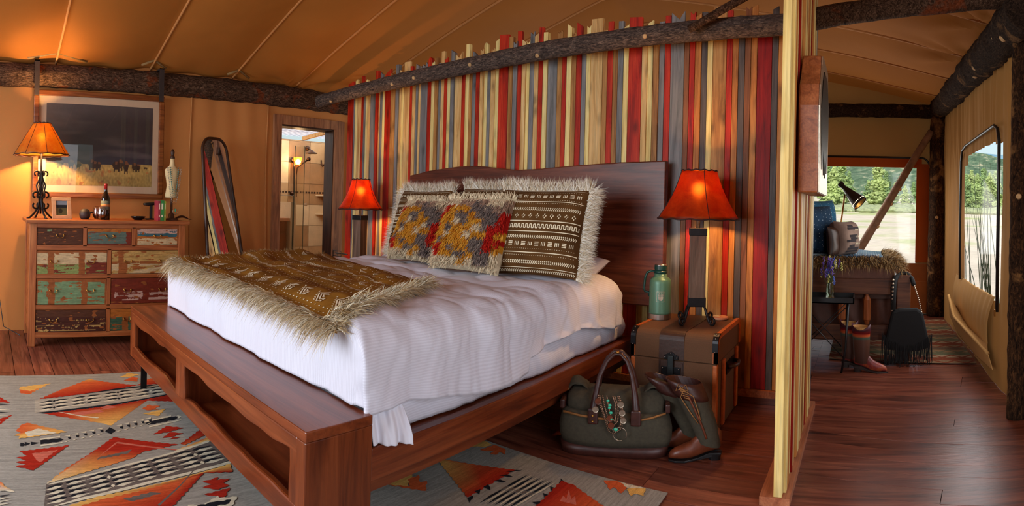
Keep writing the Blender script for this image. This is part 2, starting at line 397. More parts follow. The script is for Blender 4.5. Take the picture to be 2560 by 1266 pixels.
def shade(name, a, b, tr):
    t = NT(name); f = t.noise(t.coords((1, 1, 1)), 18, 6, .7, .6); c = t.ramp(f, [(.3, a), (.65, b)])
    t.bump(f, .15, .004); t.fin(t.mix(1.0, c, gray(.5), 'MULTIPLY'), .5, 0, .3); q = t.n('BsdfTranslucent'); t.l(c, q.inputs[0]); mx = t.n('MixShader'); mx.inputs[0].default_value = tr
    rf_ = t.n('BsdfRefraction'); rf_.inputs['Roughness'].default_value = .5; rf_.inputs['IOR'].default_value = 1.4; t.l(t.mix(.5, c, (1, .75, .3, 1)), rf_.inputs[0])
    m2 = t.n('MixShader'); m2.inputs[0].default_value = .45; t.l(q.outputs[0], m2.inputs[1]); t.l(rf_.outputs[0], m2.inputs[2])
    t.l(t.b.outputs[0], mx.inputs[1]); t.l(m2.outputs[0], mx.inputs[2]); t.l(mx.outputs[0], t.o.inputs[0]); return t.m
M['shade_red'] = shade('red_rawhide', rgb(186, 42, 10), rgb(232, 104, 34), .64)
M['shade_amber'] = shade('amber_rawhide', rgb(238, 140, 42), rgb(254, 196, 82), .66)
M['lace'] = plain('shade_lacing', rgb(50, 14, 8), .7)
M['bulb'] = emis('warm_bulb', (1, .66, .22, 1), 100)
M['lampwood'] = wood('weathered_lamp_wood', rgb(70, 52, 42), rgb(112, 84, 66), rgb(140, 112, 92), 2, .7, .3)
M['blue'] = plain('indigo_cloth', rgb(28, 84, 116), .95, 0, .3, 10, .3)
M['indigo'] = plain('dark_indigo_cloth', rgb(18, 48, 74), .95, 0, .25, 10, .3)
M['whitecloth'] = plain('white_stitch', rgb(205, 215, 220), .95)
M['brownleather'] = plain('daybed_leather', rgb(108, 62, 44), .5, 0, .2, 12, .2)
M['daybed'] = wood('daybed_wood', rgb(62, 32, 20), rgb(105, 60, 38), rgb(130, 80, 52), 0, .45, .2)
M['suede'] = plain('black_suede', rgb(12, 10, 11), .85)
# ================================================================ structure
WX, WY, RX, FY = -5.13, 3.62, 1.0, 7.05
# bedroom floor boards run along X, sitting room boards lie at an angle to them
fl = struct('floor', MB().box((-5.4, -2.8, -.08), (1.6, 7.3, -.02)), M['floor_dark'])
def clip(poly, a, b, c):        # keep a*x+b*y<=c
    out = []
    for i in range(len(poly)):
        p, q = poly[i], poly[(i + 1) % len(poly)]; dp, dq = a * p[0] + b * p[1] - c, a * q[0] + b * q[1] - c
        if dp <= 0: out.append(p)
        if dp * dq < 0: t = dp / (dp - dq); out.append((p[0] + (q[0] - p[0]) * t, p[1] + (q[1] - p[1]) * t))
    return out
def floor_board(poly):
    if len(poly) < 3: return
    cx = sum(p[0] for p in poly) / len(poly); cy = sum(p[1] for p in poly) / len(poly)
    pin = [(p[0] + (cx - p[0]) * .0008, p[1] + math.copysign(.0022, cy - p[1])) for p in poly]
    dz = random.uniform(-.001, .001)
    return obj('floor_board', MB().prism([(p[0], p[1], -.02) for p in pin], (0, 0, .02 + dz)), M['floor'], fl, base=(cx, cy, 0))
y = -.62; w = .138
while y < 4.3:
    cuts = sorted(random.sample([-4.4, -3.9, -3.3, -2.7, -2.1, -1.5, -.95], 2)); xs = [WX - .1] + cuts + [-.38]
    for i in range(3): floor_board([(xs[i], y), (xs[i + 1] - .002, y), (xs[i + 1] - .002, y + w), (xs[i], y + w)])
    y += w
ang = math.radians(-13); ca, sa = math.cos(ang), math.sin(ang)
for r in range(-4, 58):
    v0 = r * .128; st = random.choice([-2.2, -1.6, -.2, .35, .7])
    for (u0, u1) in ((-3.2, st), (st, 3.2)):
        q = [(u * ca - v * sa, u * sa + v * ca) for u, v in ((u0, v0), (u1 - .002, v0), (u1 - .002, v0 + .128), (u0, v0 + .128))]
        for zone in (((-1, 0, .378), (1, 0, RX + .1), (0, 1, FY + .05), (0, -1, .3)), ((1, 0, -.378), (-1, 0, 1.9), (0, 1, FY + .05), (0, -1, -4.33))):
            w_ = q
            for a, b, c in zone: w_ = clip(w_, a, b, c) if w_ else w_
            if len(w_) >= 3 and max(p[0] for p in w_) - min(p[0] for p in w_) > .02: floor_board(w_)
# canvas walls
def wall_grid(fn, nu, nv): return MB().grid(fn, nu, nv)
def wl(u, v):     # wall behind the dresser, with creases near the door
    yy = -2.8 + u * 10.1; z = v * 2.62
    cr = .012 * nz((yy * 3, z * .35, 0), 1.2, 3) + (.008 * math.sin(yy * 26 + 2 * z) * max(0, 1 - abs(yy - 2.5) / .6) if yy > 1.9 else 0)
    return (WX + cr, yy, z)
def cut_wall(name, fn, nu, nv, hole, mat):
    mb = MB().grid(fn, nu, nv); keep = []
    for f in mb.f:
        c = np.mean([mb.v[i] for i in f], axis=0)
        if not hole(c): keep.append(f)
    mb.f = keep; return struct(name, mb, mat, smooth=True)
DY0, DY1, DZ = 2.934, 3.66, 2.06
wlft = cut_wall('wall_left', wl, 404, 60, lambda c: DY0 - .03 < c[1] < DY1 + .05 and c[2] < DZ + .04, M['canvas'])
for k, yy in enumerate((1.93, 2.78, 3.86)):
    obj('seam', MB().tube([(WX + .012, yy + .01 * math.sin(z * 3), z) for z in np.linspace(0.02, 2.3, 14)], .006, 6), M['seam'], wlft, smooth=True)
# ceiling: ridge along Y, seams every .87 m, gentle sag
RXG, RZG = -2.4, 3.32
def roofz(x):
    if x < RXG: return 2.44 + (RZG - 2.44) * ((x + 5.25) / (RXG + 5.25))
    return RZG + (2.62 - RZG) * ((x - RXG) / (RX + .05 - RXG))
SEAMS = [-1.2, -.3, .6, 1.504, 2.367, 3.1, 3.95, 4.8, 5.65, 6.5]
def sag(y):
    for a, b in zip(SEAMS[:-1], SEAMS[1:]):
        if a <= y <= b: t = (y - a) / (b - a); return .06 * 4 * t * (1 - t)
    return 0
def rf(u, v):
    x = -5.25 + u * (RX + .1 + 5.25); yy = -2.8 + v * 10.0
    z = roofz(x) - sag(yy) * min(1, (x + 5.25) * 2) + .02 * nz((x * .6, yy * 1.5, 0), 1, 5)
    e = math.exp(-((x + 5.2) / .35) ** 2); z += .012 * e * math.sin(yy * 14)
    for sx, sy in ((-5.13, 3.1), (.9, 4.8), (.9, 3.95)):
        d = math.hypot(x - sx, yy - sy); z += .03 * math.exp(-(d / .5) ** 2) * math.sin(9 * math.atan2(yy - sy, abs(x - sx) + .01))
    return (x, yy, z)
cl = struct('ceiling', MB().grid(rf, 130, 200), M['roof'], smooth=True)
for yy in SEAMS:
    pts = [(x, yy, roofz(x) + .02 * nz((x * .6, yy * 1.5, 0), 1, 5) - .006) for x in np.linspace(-5.2, RX, 40)]
    obj('seam', MB().tube(pts, .011, 6), M['seam'], cl, smooth=True)
for (yy, s) in ((.6, .27), (1.5, .12), (2.37, .12)):       # folded reinforcing tabs where the seams meet the log
    obj('seam_tab', MB().tube([(WX + .14, yy - s, 2.475), (WX + .15, yy, 2.53), (WX + .14, yy + s, 2.465)], .012, 6), plain('tab_webbing', rgb(128, 96, 52), .8), cl, smooth=True)
# back wall with its wide open front, and the side wall with a doorway
mb = MB(); mb.box((WX - .1, -2.75, 0), (-4.45, -2.7, 3.4)); mb.box((-.9, -2.75, 0), (1.6, -2.7, 3.4)); mb.box((-4.45, -2.75, 2.75), (-.9, -2.7, 3.4))
struct('wall_back', mb, M['canvas'])
# far wall with window
FWX0, FWX1, FWZ0, FWZ1 = -1.35, .66, .655, 1.87
def fw(u, v):
    x = -5.3 + u * 6.4; z = v * 3.3; return (x, FY + .01 * nz((x * 2, 0, z * .6), 1.4), z)
wf = cut_wall('wall_far', fw, 320, 82, lambda c: (FWX0 < c[0] < FWX1 or -4.5 < c[0] < -3.0) and FWZ0 < c[2] < FWZ1, M['canvas_tan'])
mb = MB(); zz = 1.975
arch = [(.845, .66), (.845, 1.75)] + [(.845 - .12 * (1 - math.cos(a)), 1.75 + (zz - 1.75) * math.sin(a)) for a in np.linspace(.2, PI / 2, 8)] + [(-1.5, zz)]
obj('zipper', MB().tube([(x, FY - .03, z) for x, z in arch], .012, 6), M['black'], wf, smooth=True)
obj('window_flap', MB().box((FWX1 - .005, FY - .035, FWZ0), (.82, FY - .015, 1.9)), M['orange_cloth'], wf, label='orange canvas side flap')
obj('window_flap', MB().box((FWX0 - .1, FY - .034, 1.85), (.72, FY - .012, 1.96)), M['orange_cloth'], wf, label='orange canvas top flap')
obj('pocket_panel', MB().box((.3, FY - .05, .02), (.86, FY - .02, .64)), plain('ochre_canvas', rgb(160, 92, 40), .85, 0, .15, 4), wf)
obj('pocket_panel', MB().box((.3, FY - .075, .02), (.83, FY - .05, .42)), plain('ochre_canvas_low', rgb(172, 100, 42), .85, 0, .15, 4), wf)
struct('window_3', MB().box((-4.5, FY - .004, FWZ0), (-3.0, FY + .002, FWZ1)), M['vinyl'])
obj('zipper', MB().tube([(-4.7, FY - .03, .66), (-4.7, FY - .03, 1.8), (-4.6, FY - .03, 1.95), (-2.9, FY - .03, 1.95), (-2.8, FY - .03, 1.8), (-2.8, FY - .03, .66)], .012, 6), M['black'], wf, smooth=True)
obj('window_flap', MB().box((-4.68, FY - .035, FWZ0), (-4.49, FY - .015, 1.9)), M['orange_cloth'], wf, label='orange canvas side flap')
wi = struct('window_1', MB().box((FWX0, FY - .004, FWZ0), (FWX1, FY + .002, FWZ1)), M['vinyl'])
# right wall with window: gathered canvas
RWY0, RWY1, RWZ0, RWZ1 = 3.98, 5.42, .62, 1.83
def rw(u, v):
    yy = 3.2 + u * 4.0; z = v * 2.75; g = .5 + .5 * math.sin(yy * 2.2)
    return (RX + .02 * nz((0, yy * 7, z * .5), 1, 2) + .012 * math.sin(yy * 44 + 5 * nz((0, yy * 3, z), 1)) * max(0, min(1, (z - 1.5) / .6)) * (.6 + g), yy, z)
def inwin(y, z): return RWY0 < y < RWY1 and RWZ0 < z < RWZ1 - .1 * max(0, (4.3 - y)) and not (y > 5.3 and z > 1.75)
wr = cut_wall('wall_right', rw, 400, 90, lambda c: inwin(c[1], c[2]), M['canvas_tan'])
pts = [(3.93, .56), (3.93, 1.8), (3.98, 1.9), (4.1, 1.94), (5.3, 1.93), (5.47, 1.9), (5.55, 1.8), (5.57, 1.2), (5.5, .62)]
obj('zipper', MB().tube([(RX - .03 + .008 * math.sin(9 * y), y, z) for y, z in pts], .013, 6), M['black'], wr, smooth=True)
struct('window_2', MB().box((RX - .004, RWY0, RWZ0), (RX + .002, RWY1, RWZ1)), M['vinyl'])
# side wall beside the camera, with an open doorway
mb = MB(); mb.box((RX, 2.1, 0), (RX + .03, 3.2, 2.7)); mb.box((RX, -2.75, 0), (RX + .03, -.2, 2.7)); mb.box((RX, -.2, 2.3), (RX + .03, 2.1, 2.7))
struct('wall_right_front', mb, M['canvas_tan'])
# hanging canvas window cover, slung under the right window
FT = [(2392, 684, .985), (2432, 712, .985), (2486, 742, .985)]; FK = [(2390, 768, .96), (2424, 822, .955), (2468, 862, .96)]
FL = [(2371, 738, .82), (2384, 792, .84), (2430, 842, .87), (2470, 885, .93)]; FO = [(2374, 788, .86), (2396, 836, .90), (2440, 890, .93), (2482, 926, .95)]
def cur(c, u):
    k = u * (len(c) - 1); i = min(len(c) - 2, int(k)); f = k - i; f = f * f * (3 - 2 * f) * .4 + f * .6
    a, b = onx(*c[i]), onx(*c[i + 1]); return np.array(a) * (1 - f) + np.array(b) * f
def flap(u, v):
    A_, B_ = (FT, FK) if v < .5 else ((FK, FL) if v < .78 else (FL, FO)); f = v / .5 if v < .5 else ((v - .5) / .28 if v < .78 else (v - .78) / .22)
    p = cur(A_, u) * (1 - f) + cur(B_, u) * f; p[0] += (.006 * math.sin(u * 70) - .03 * math.sin(f * PI)) * (v < .5); return tuple(p)
ft = thing('window_cover', 'gathered tan canvas cover slung open below the right window', 'window cover', (RX - .1, 4.7, 0))
M['flap'] = canvas('flap_canvas', rgb(196, 150, 92), .1, .3)
obj('hanging_cloth', MB().grid(flap, 90, 60), M['flap'], ft, smooth=True, solid=.006, world=True)
obj('rolled_edge', MB().tube([tuple(cur(FL, u)) for u in np.linspace(0, 1, 20)], .014, 8, rough=.2), M['flap'], ft, smooth=True, world=True)
obj('zip_pull', MB().box((RX - .06, 3.91, .53), (RX - .05, 3.93, .58)), M['brass'], ft, world=True)
# ================================================================ logs
def log(name, p0, p1, r0, r1, mat, label, bend=0, seed=1, n=24, knots=(), rough=.09, cat='log beam'):
    p0, p1 = Vector(p0), Vector(p1); L = (p1 - p0).length; k = max(6, int(L / .035)); path = []; rr = []
    base = tuple((p0 + p1) / 2)
    for i in range(k + 1):
        t = i / k; p = p0.lerp(p1, t); q = Vector((nz((t * 3, seed, 0), 1), nz((t * 3, 0, seed), 1.1), nz((0, t * 3, seed), 1)))
        path.append(p + q * bend); rr.append((r0 + (r1 - r0) * t) * (1 + .05 * nz((t * L * 3, seed, seed), 1)))
    root = tag(obj(name, MB().tube(path, rr, n, rough=rough, seed=seed), mat, smooth=True, base=base), label, cat)
    for (t, a, kr) in knots:
        i = int(t * k); c = path[i]; d = (p1 - p0).normalized(); u = d.orthogonal().normalized(); w = d.cross(u)
        q = (u * math.cos(a) + w * math.sin(a)); c = c + q * rr[i] * .9 - Vector(base)
        R = q.to_track_quat('Z', 'Y').to_matrix(); mb = MB().lathe([(kr * 1.5, -.01), (kr, .012), (kr * .5, .018), (kr * .45, .016)], 10)
        mb.v = [tuple(R @ Vector(p) + c) for p in mb.v]; obj('knot', mb, M['cutwood'], root, smooth=True)
    return root
def facing(p0, p1, frac, tgt=(0, 0, EYE)):   # angle about the log at which a knot faces a point
    p0, p1 = Vector(p0), Vector(p1); d = (p1 - p0).normalized(); u = d.orthogonal().normalized(); w = d.cross(u)
    q = Vector(tgt) - p0.lerp(p1, frac); return math.atan2(q.dot(w), q.dot(u))
a0, a1 = (WX + .02, -1.6, 2.33), (WX + .02, 6.9, 2.37)
log('wall_log', a0, a1, .105, .112, M['bark_brown'], 'dark brown bark log running along the top of the canvas wall over the picture', .02, 3)
b0, b1 = (-5.20, 3.36, 2.335), (-.44, 3.42, 2.425)
kn = [(t, facing(b0, b1, t) + o, .014) for t, o in ((.1, .5), (.30, .2), (.36, 0), (.49, -.1), (.62, .4), (.80, 0), (.74, -.4))]
lg = log('cross_log', b0, b1, .064, .067, M['bark_gray'], 'grey weathered pole lashed across the front of the striped plank partition', .018, 8, 24, kn, .07)
obj('cut_end', MB().lathe([(.063, 0), (.057, -.012), (.001, -.014)], 18), M['bark_gray'], lg)
ce = lg.children[-1]; ce.location = Vector(b0) - Vector(lg.location); ce.rotation_euler = (0, PI / 2, 0)
c0, c1 = (-.36, 3.42, 2.45), (1.08, 3.28, 2.63)
log('porch_log', c0, c1, .066, .066, M['bark_brown'], 'dark brown log crossing the ceiling right of the partition end', .008, 4)
log('eave_log', (.93, 3.1, 2.47), (.93, 7.1, 2.6), .14, .13, M['bark_far'], 'thick rough dark log along the top of the right canvas wall', .01, 5, 26,
    [(t, facing((.93, 3.1, 2.47), (.93, 7.1, 2.6), t) + o, .022) for t, o in ((.08, 0), (.12, .3), (.3, .1), (.35, -.3))], .14)
log('back_log', (-5, 6.92, 2.5), (.93, 6.92, 2.55), .085, .085, M['bark_far'], 'dark log lying across the top of the far canvas wall above the window', .01, 6)
log('corner_post', (.91, 6.93, 0), (.91, 6.93, 2.5), .11, .1, M['bark_post'], 'peeling bark post in the far corner beside the window', .01, 7, 22, [(.5, facing((.91, 6.93, 0), (.91, 6.93, 2.5), .5), .02)], .08, 'post')
log('front_post', (.955, 3.36, 0), (.955, 3.36, 2.5), .058, .055, M['bark_post'], 'slim rough bark post at the right edge of the view', .006, 9, 20, [(.55, facing((.955, 3.36, 0), (.955, 3.36, 2.5), .55), .016)], .12, 'post')
tag(obj('lumber_post', MB().box((1.0, 3.2, 0), (1.09, 3.33, 2.55)), M['pale_post'], bevel=.004, base=(1.04, 3.26, 0)), 'pale sawn lumber post behind the slim bark post at the right edge', 'post')
d0 = ony(2152, 618, 6.6); d1 = ony(2328, 330, 6.9)
dd = d1 - d0; d0b = d0 - dd * (d0[2] / dd[2])
log('brace_pole', tuple(d0b), tuple(d1), .055, .045, plain('weathered_pole', rgb(140, 105, 80), .8, 0, .3, 14, .5), 'bare weathered pole leaning diagonally across the far window', .01, 11, 14,
    [(t, facing(d0b, d1, t) + 1.4, .02) for t in (.5, .62, .7)], .05, 'pole')
e0 = ony(1722, 74, 3.27); e1 = ony(1850, 0, 3.27); e2 = e0 + (e1 - e0) * 2.2
log('rafter_pole', tuple(e0), tuple(e2), .024, .026, M['bark_brown'], 'short thin pole bracing upward from the grey cross pole', .006, 12, 14, (), .08, 'pole')
# straps that carry the picture
for (px, pt, pb) in ((93, 152, 222), (404, 190, 246)):
    p = onx(px, (pt + pb) / 2, WX + .15); mb = MB(); bx_ = WX + .152
    mb.box((bx_ - .006, p[1] - .022, 2.15), (bx_ + .006, p[1] + .022, 2.46)); mb.box((bx_ - .2, p[1] - .022, 2.45), (bx_ + .006, p[1] + .022, 2.46))
    tag(obj('picture_strap', mb, M['dark_strap'], base=(WX + .152, p[1], 2.15)), 'dark flat strap looped over the log, %s' % ('left one above the picture' if px < 200 else 'right one above the picture'), 'strap', 'straps holding the picture')
# ================================================================ striped plank partition
PL = """869 r 200 f|882 g 215 f|887 y 199 j|893 t 203 z|902 r 191 f|908 g 212 f|913 y 199 a|918 t 212 f|924 g 216 f|937 r 178 f|943 t 205 f|949 g 181 z|955 y 196 f|961 r 174 s|975 b 182 z|987 g 162 f|994 t 176 a|1002 y 182 f|1008 t 155 f|1023 r 166 f|1029 t 178 f|1037 g 160 z|1043 t 172 f|1050 g 157 j|1067 r 144 a|1076 y 154 j|1084 b 145 f|1092 g 158 f|1100 t 129 f|1108 r 145 s|1116 y 158 f|1124 g 125 z|1133 t 131 v|1152 r 152 f|1161 y 111 f|1170 b 146 f|1178 g 128 z|1187 r 145 f|1197 t 122 v|1206 y 107 a|1216 g 140 f|1224 t 121 j|1235 y 98 s|1244 r 86 f|1268 b 92 f|1279 g 104 v|1289 r 78 f|1301 t 99 z|1311 y 102 v|1321 g 80 v|1332 t 84 s|1343 r 69 f|1354 y 81 f|1365 g 101 v|1390 b 76 j|1402 r 100 f|1413 y 60 z|1425 b 82 j|1437 r 56 z|1451 g 90 f|1462 y 64 v|1473 t 47 f|1503 b 75 f|1515 r 54 f|1529 b 74 f|1541 g 53 f|1555 y 62 s|1568 r 42 f|1601 t 72 f|1615 y 51 s|1629 b 78 f|1643 g 54 f|1658 r 39 f|1673 g 29 v|1707 d 60 f|1720 r 29 v|1734 o 34 s|1749 k 30 f|1765 y 50 s|1779 b 17 f|1813 r 24 f|1828 o 40 f|1843 k 38 f|1859 d 16 v|1874 o 12 s|1890 R 40 f|1927 k 15 s|1943 o 40 f|1956 x 0 f"""
ws = struct('wall_partition', MB().box((-4.82, WY + .005, 0), (-.42, WY + .04, 2.42)), M['floor_dark'])
rows = [p.split() for p in PL.split('|')]
for i in range(len(rows) - 1):
    x0, x1 = (float(rows[j][0]) + (0 if j else 0) for j in (i, i + 1)); k = rows[i][1]; ty = float(rows[i][2]); sh = rows[i][3]
    th = random.choice((.019, .022, .028, .036)); 
    if x1 - x0 > 15: th = .022
    a = ony(x0, 300, WY - th)[0]; b = ony(x1, 300, WY - th)[0]; a += .0012; b -= .0012; w = b - a
    zt = ony((x0 + x1) / 2, ty, WY - th)[2]; zb = .09 + random.uniform(0, .004)
    e = min(.05, w * .55)
    top = dict(f=[(b, zt - .3 * e * random.random()), (a, zt)], s=[(b, zt), (a, zt - e)], z=[(b, zt - 1.3 * e), (a, zt)],
               v=[(b, zt), ((a + b) / 2 + .1 * w, zt - 1.1 * e), (a, zt - .1 * e)], a=[(b, zt - .8 * e), (a + .6 * w, zt), (a + .3 * w, zt - .1 * e), (a, zt - 1.0 * e)],
               j=[(b, zt - .6 * e), (b - .25 * w, zt), (b - .4 * w, zt - .9 * e), (a + .3 * w, zt - .3 * e), (a + .2 * w, zt - 1.2 * e), (a, zt - .5 * e)])[sh]
    poly = [(a, WY, zb), (b, WY, zb)] + [(px, WY, pz) for px, pz in top]
    obj('plank', MB().prism(poly, (0, -th, 0)), M['w_' + k], ws, bevel=.0015, base=((a + b) / 2, WY, zb))
obj('sill', MB().box((-4.82, WY - .045, .045), (-.43, WY, .09)), M['plate'], ws)
obj('toe_board', MB().box((-4.82, WY - .03, 0), (-.43, WY, .045)), M['bed'], ws)
# ---------------------------------------------------------------- end wing of the partition
WGX0, WGX1, WGY0, WGY1 = -.362, -.322, 2.36, 3.60
wg = struct('wall_wing')
H2 = 2.95
obj('sole_plate', MB().box((WGX0 - .06, WGY0 - .005, 0), (WGX1 + .03, WGY1, .04)), M['plate'], wg)
obj('end_stud', MB().box((WGX0, WGY0, .04), (WGX1 - .004, WGY0 + .04, H2)), M['pale_post'], wg, bevel=.002)
obj('core', MB().box((WGX0 + .012, WGY0 + .04, .04), (WGX1 - .014, WGY1, H2 - .3)), M['floor_dark'], wg)
seq = 'yotyRytboyRytobytRotybtyo'; yy = WGY0 + .042; i = 0
while yy < WGY1 - .02:
    w = random.choice((.035, .04, .05, .06)); k = seq[i % len(seq)]; hh = H2 - random.uniform(0, .1); th = random.choice((.016, .022, .028))
    if k == 'R': w = .022
    if yy + w > WGY1 - .06: w = WGY1 - yy; k = 'g'
    obj('plank', MB().box((WGX1 - .014, yy + .001, .04), (WGX1 - .014 + th * .8, yy + w - .001, hh)), M['w_' + k], wg, bevel=.0015)
    k2 = seq[(i * 5 + 3) % len(seq)]
    obj('plank', MB().box((WGX0 + .002, yy + .001, .04), (WGX0 + .012, yy + w - .001, hh)), M['w_' + k2], wg, bevel=.0015)
    yy += w; i += 1
# chunky wooden wall piece on the outside of the wing
pc = thing('wall_sculpture', 'thick curved brown wood wall piece with dark pointed inlay, hung on the partition end', 'wall sculpture', (-.305, 2.8, 1.68))
def outline(n=44):
    pts = [(-.27, -.335), (.27, -.335), (.272, -.2), (.29, -.05), (.30, .06), (.28, .16), (.225, .22), (.20, .27), (.19, .315), (.15, .325), (-.15, .325), (-.19, .315), (-.2, .27), (-.225, .22), (-.28, .16), (-.3, .06), (-.29, -.05), (-.272, -.2)]
    return pts
op = outline(); mb = MB().prism([(0, a, b) for a, b in op], (.092, 0, 0))
obj('body', mb, wood('sculpture_wood', rgb(105, 50, 25), rgb(150, 82, 45), rgb(172, 102, 60), 1, .4, 0, 1, 0, .1, .4), pc, bevel=.008)
obj('rim', MB().prism([(.092, a * .99, b * .99) for a, b in op], (.006, 0, 0)), M['silver'], pc)
face = [(.098, a, b) for a, b in [(-.2, -.1), (-.15, -.22), (-.1, -.12), (-.04, -.24), (0, -.14), (.05, -.25), (.1, -.12), (.15, -.22), (.2, -.08), (.24, .06), (.17, .2), (.1, .26), (-.1, .26), (-.17, .2), (-.24, .06)]]
obj('dark_inlay', MB().prism(face, (.004, 0, 0)), M['black'], pc)
# ================================================================ bed
BX0, BX1, BY0, BY1 = -3.61, -1.467, .96, 3.5
bed = thing('bed', 'reddish brown platform bed with an open shelf footboard and tall live-edge headboard', 'bed', (-2.54, BY0, 0))
def bo(name, mb, mat, **kw): return obj(name, mb, mat, bed, world=True, **kw)
bo('shelf_top', MB().box((BX0, BY0, .485), (BX1, 1.235, .52)), M['bed'], bevel=.004)
def wave(x, s): return .022 * nz((x * 3.2, s, 0), 1) + .012 * nz((x * 7, s, 3), 1)
def rail(zs, s, up):
    xs = np.linspace(BX0 + .05, BX1 - .05, 70); e = [(x, wave(x, s)) for x in xs]
    if up: poly = [(BX0 + .05, BY0, zs[0]), (BX1 - .05, BY0, zs[0])] + [(x, BY0, zs[1] + w) for x, w in e[::-1]]
    else: poly = [(x, BY0, zs[0] + w) for x, w in e] + [(BX1 - .05, BY0, zs[1]), (BX0 + .05, BY0, zs[1])]
    return MB().prism(poly, (0, .03, 0))
bo('upper_rail', rail((.425, .486), 1.7, False), M['bed'], bevel=.006)
bo('lower_rail', rail((.19, .272), 5.2, True), M['bed'], bevel=.008)
def stile(x0, x1, s):
    zs = np.linspace(.2, .485, 14); a = [(x0 + .010 * nz((z * 9, s, 0), 1), BY0 + .001, z) for z in zs]; b = [(x1 + .010 * nz((z * 9, s, 5), 1), BY0 + .001, z) for z in zs]
    return MB().prism(b + a[::-1], (0, .028, 0))
bo('stile', stile(BX0 + .06, BX0 + .11, 1), M['bed_z'], bevel=.006)
bo('stile', stile(-2.69, -2.56, 2), M['bed_z'], bevel=.006)
bo('stile', stile(BX1 - .1, BX1 - .04, 3), M['bed_z'], bevel=.006)
for x0, x1 in ((BX0, BX0 + .06), (BX1 - .055, BX1)): bo('end_panel', MB().box((x0, BY0, .19), (x1, 1.235, .485)), M['bed_z'], bevel=.004)
bo('divider', MB().box((-2.66, BY0 + .03, .2), (-2.58, 1.21, .485)), M['bed_z'])
bo('shelf_bottom', MB().box((BX0 + .06, BY0 + .03, .19), (BX1 - .055, 1.22, .225)), M['bed'])
bo('shelf_back', MB().box((BX0 + .06, 1.205, .22), (BX1 - .055, 1.235, .485)), M['bed'])
for lx, ly in ((-3.47, 1.02), (-1.6, 1.03), (-3.47, 3.3), (-1.65, 3.3)):
    mb = MB(); mb.box((lx - .004, ly - .02, .006), (lx + .004, ly + .02, .2)); mb.box((lx - .03, ly - .03, 0), (lx + .03, ly + .03, .006)); bo('leg', mb, M['iron'])
bo('side_rail', MB().box((BX1 - .05, 1.235, .285), (BX1 - .005, 3.5, .40)), M['bed_y'], bevel=.005)
bo('side_rail', MB().box((BX0 + .005, 1.235, .285), (BX0 + .05, 3.5, .40)), M['bed_y'], bevel=.005)
bo('under_rail', MB().box((BX1 - .1, 1.235, .215), (BX1 - .06, 3.5, .29)), M['bed_y'])
bo('platform', MB().box((BX0 + .05, 1.235, .36), (BX1 - .05, 3.46, .396)), M['bed_y'])
hp = []
prof = [(0, 1.508), (.1, 1.545), (.18, 1.562), (.26, 1.575), (.33, 1.573), (.38, 1.562), (.44, 1.545), (.5, 1.532), (.56, 1.535), (.65, 1.548), (.75, 1.562), (.88, 1.575), (1, 1.58)]
HX0, HX1 = -3.70, -1.30
for t in np.linspace(0, 1, 50): hp.append((HX0 + (HX1 - HX0) * t, np.interp(t, [p[0] for p in prof], [p[1] for p in prof]) + .003 * nz((t * 40, 0, 0), 1)))
poly = [(HX0 + .02, 3.48, .62), (HX1 - .02, 3.48, .60), (HX1 + .0, 3.48, .9)] + [(x, 3.48, z) for x, z in hp[::-1]] + [(HX0, 3.48, .9)]
bo('headboard', MB().prism(poly, (0, .055, 0)), wood('headboard_slab', rgb(52, 20, 12), rgb(98, 46, 30), rgb(128, 68, 46), 0, .38, .3, .8, .0, .2, .45), bevel=.008)
for x in (-3.3, -1.7): bo('headboard_post', MB().box((x - .06, 3.50, .2), (x + .06, 3.58, 1.2)), M['bed_z'])
# mattress
mt = tag(obj('mattress', MB().grid(lambda u, v: (0, 0, 0), 1, 1), M['sheet']), '', 'mattress'); bpy.data.objects.remove(mt)
MX0, MX1, MY0, MY1 = -3.52, -1.56, 1.28, 3.42
tag(obj('mattress', MB().box((MX0, MY0, .398), (MX1, MY1, .70)), M['sheet'], bevel=.05, base=(-2.54, 2.3, .398)), 'white mattress resting on the bed platform under the duvet', 'mattress')
# duvet and under-sheet: both draped shells over the mattress
def drape(x0, x1, y0, y1, zt, rx, ry, hl, hr, hf, hb, nu, nv, wr, seed, uvs=1.0):
    """x0..x1, y0..y1 outer faces; rx, ry edge radii; hl hr hf hb hem heights left, right, foot, head"""
    def prof(L0, L1, r, h0, h1, t):
        q = PI / 2 * r; a = max(.01, zt - r - h0); b = max(.01, zt - r - h1); mid = (L1 - L0) - 2 * r; tot = a + q + mid + q + b; s = t * tot
        if s < a: return L0, zt - r - (a - s), -1, s
        s2 = s - a
        if s2 < q: an = s2 / r; return L0 + r - r * math.cos(an), zt - r + r * math.sin(an), -math.cos(an), s
        s2 -= q
        if s2 < mid: return L0 + r + s2, zt, 0, s
        s2 -= mid
        if s2 < q: an = s2 / r; return L1 - r + r * math.sin(an), zt - r + r * math.cos(an), math.sin(an), s
        s2 -= q; return L1, zt - r - s2, 1, s
    mb = MB(); mb.uv = []
    def fn(u, v):
        X, zx, nx, sx = prof(x0, x1, rx, hl, hr, u); Y, zy, ny, sy = prof(y0, y1, ry, hf, hb, v)
        dx, dy = zt - zx, zt - zy; z = zt - (dx ** 3 + dy ** 3) ** (1 / 3.0)
        c = min(1, dx / .2) * min(1, dy / .2)            # corners pull in a little
        X -= nx * .03 * c; Y -= ny * .03 * c
        w = wr(X, Y, z, nx, ny)
        mb.uv.append((sx * uvs, sy * uvs)); return (X + nx * w, Y + ny * w, z + w * (1 - max(abs(nx), abs(ny))))
    mb.grid(fn, nu, nv); return mb
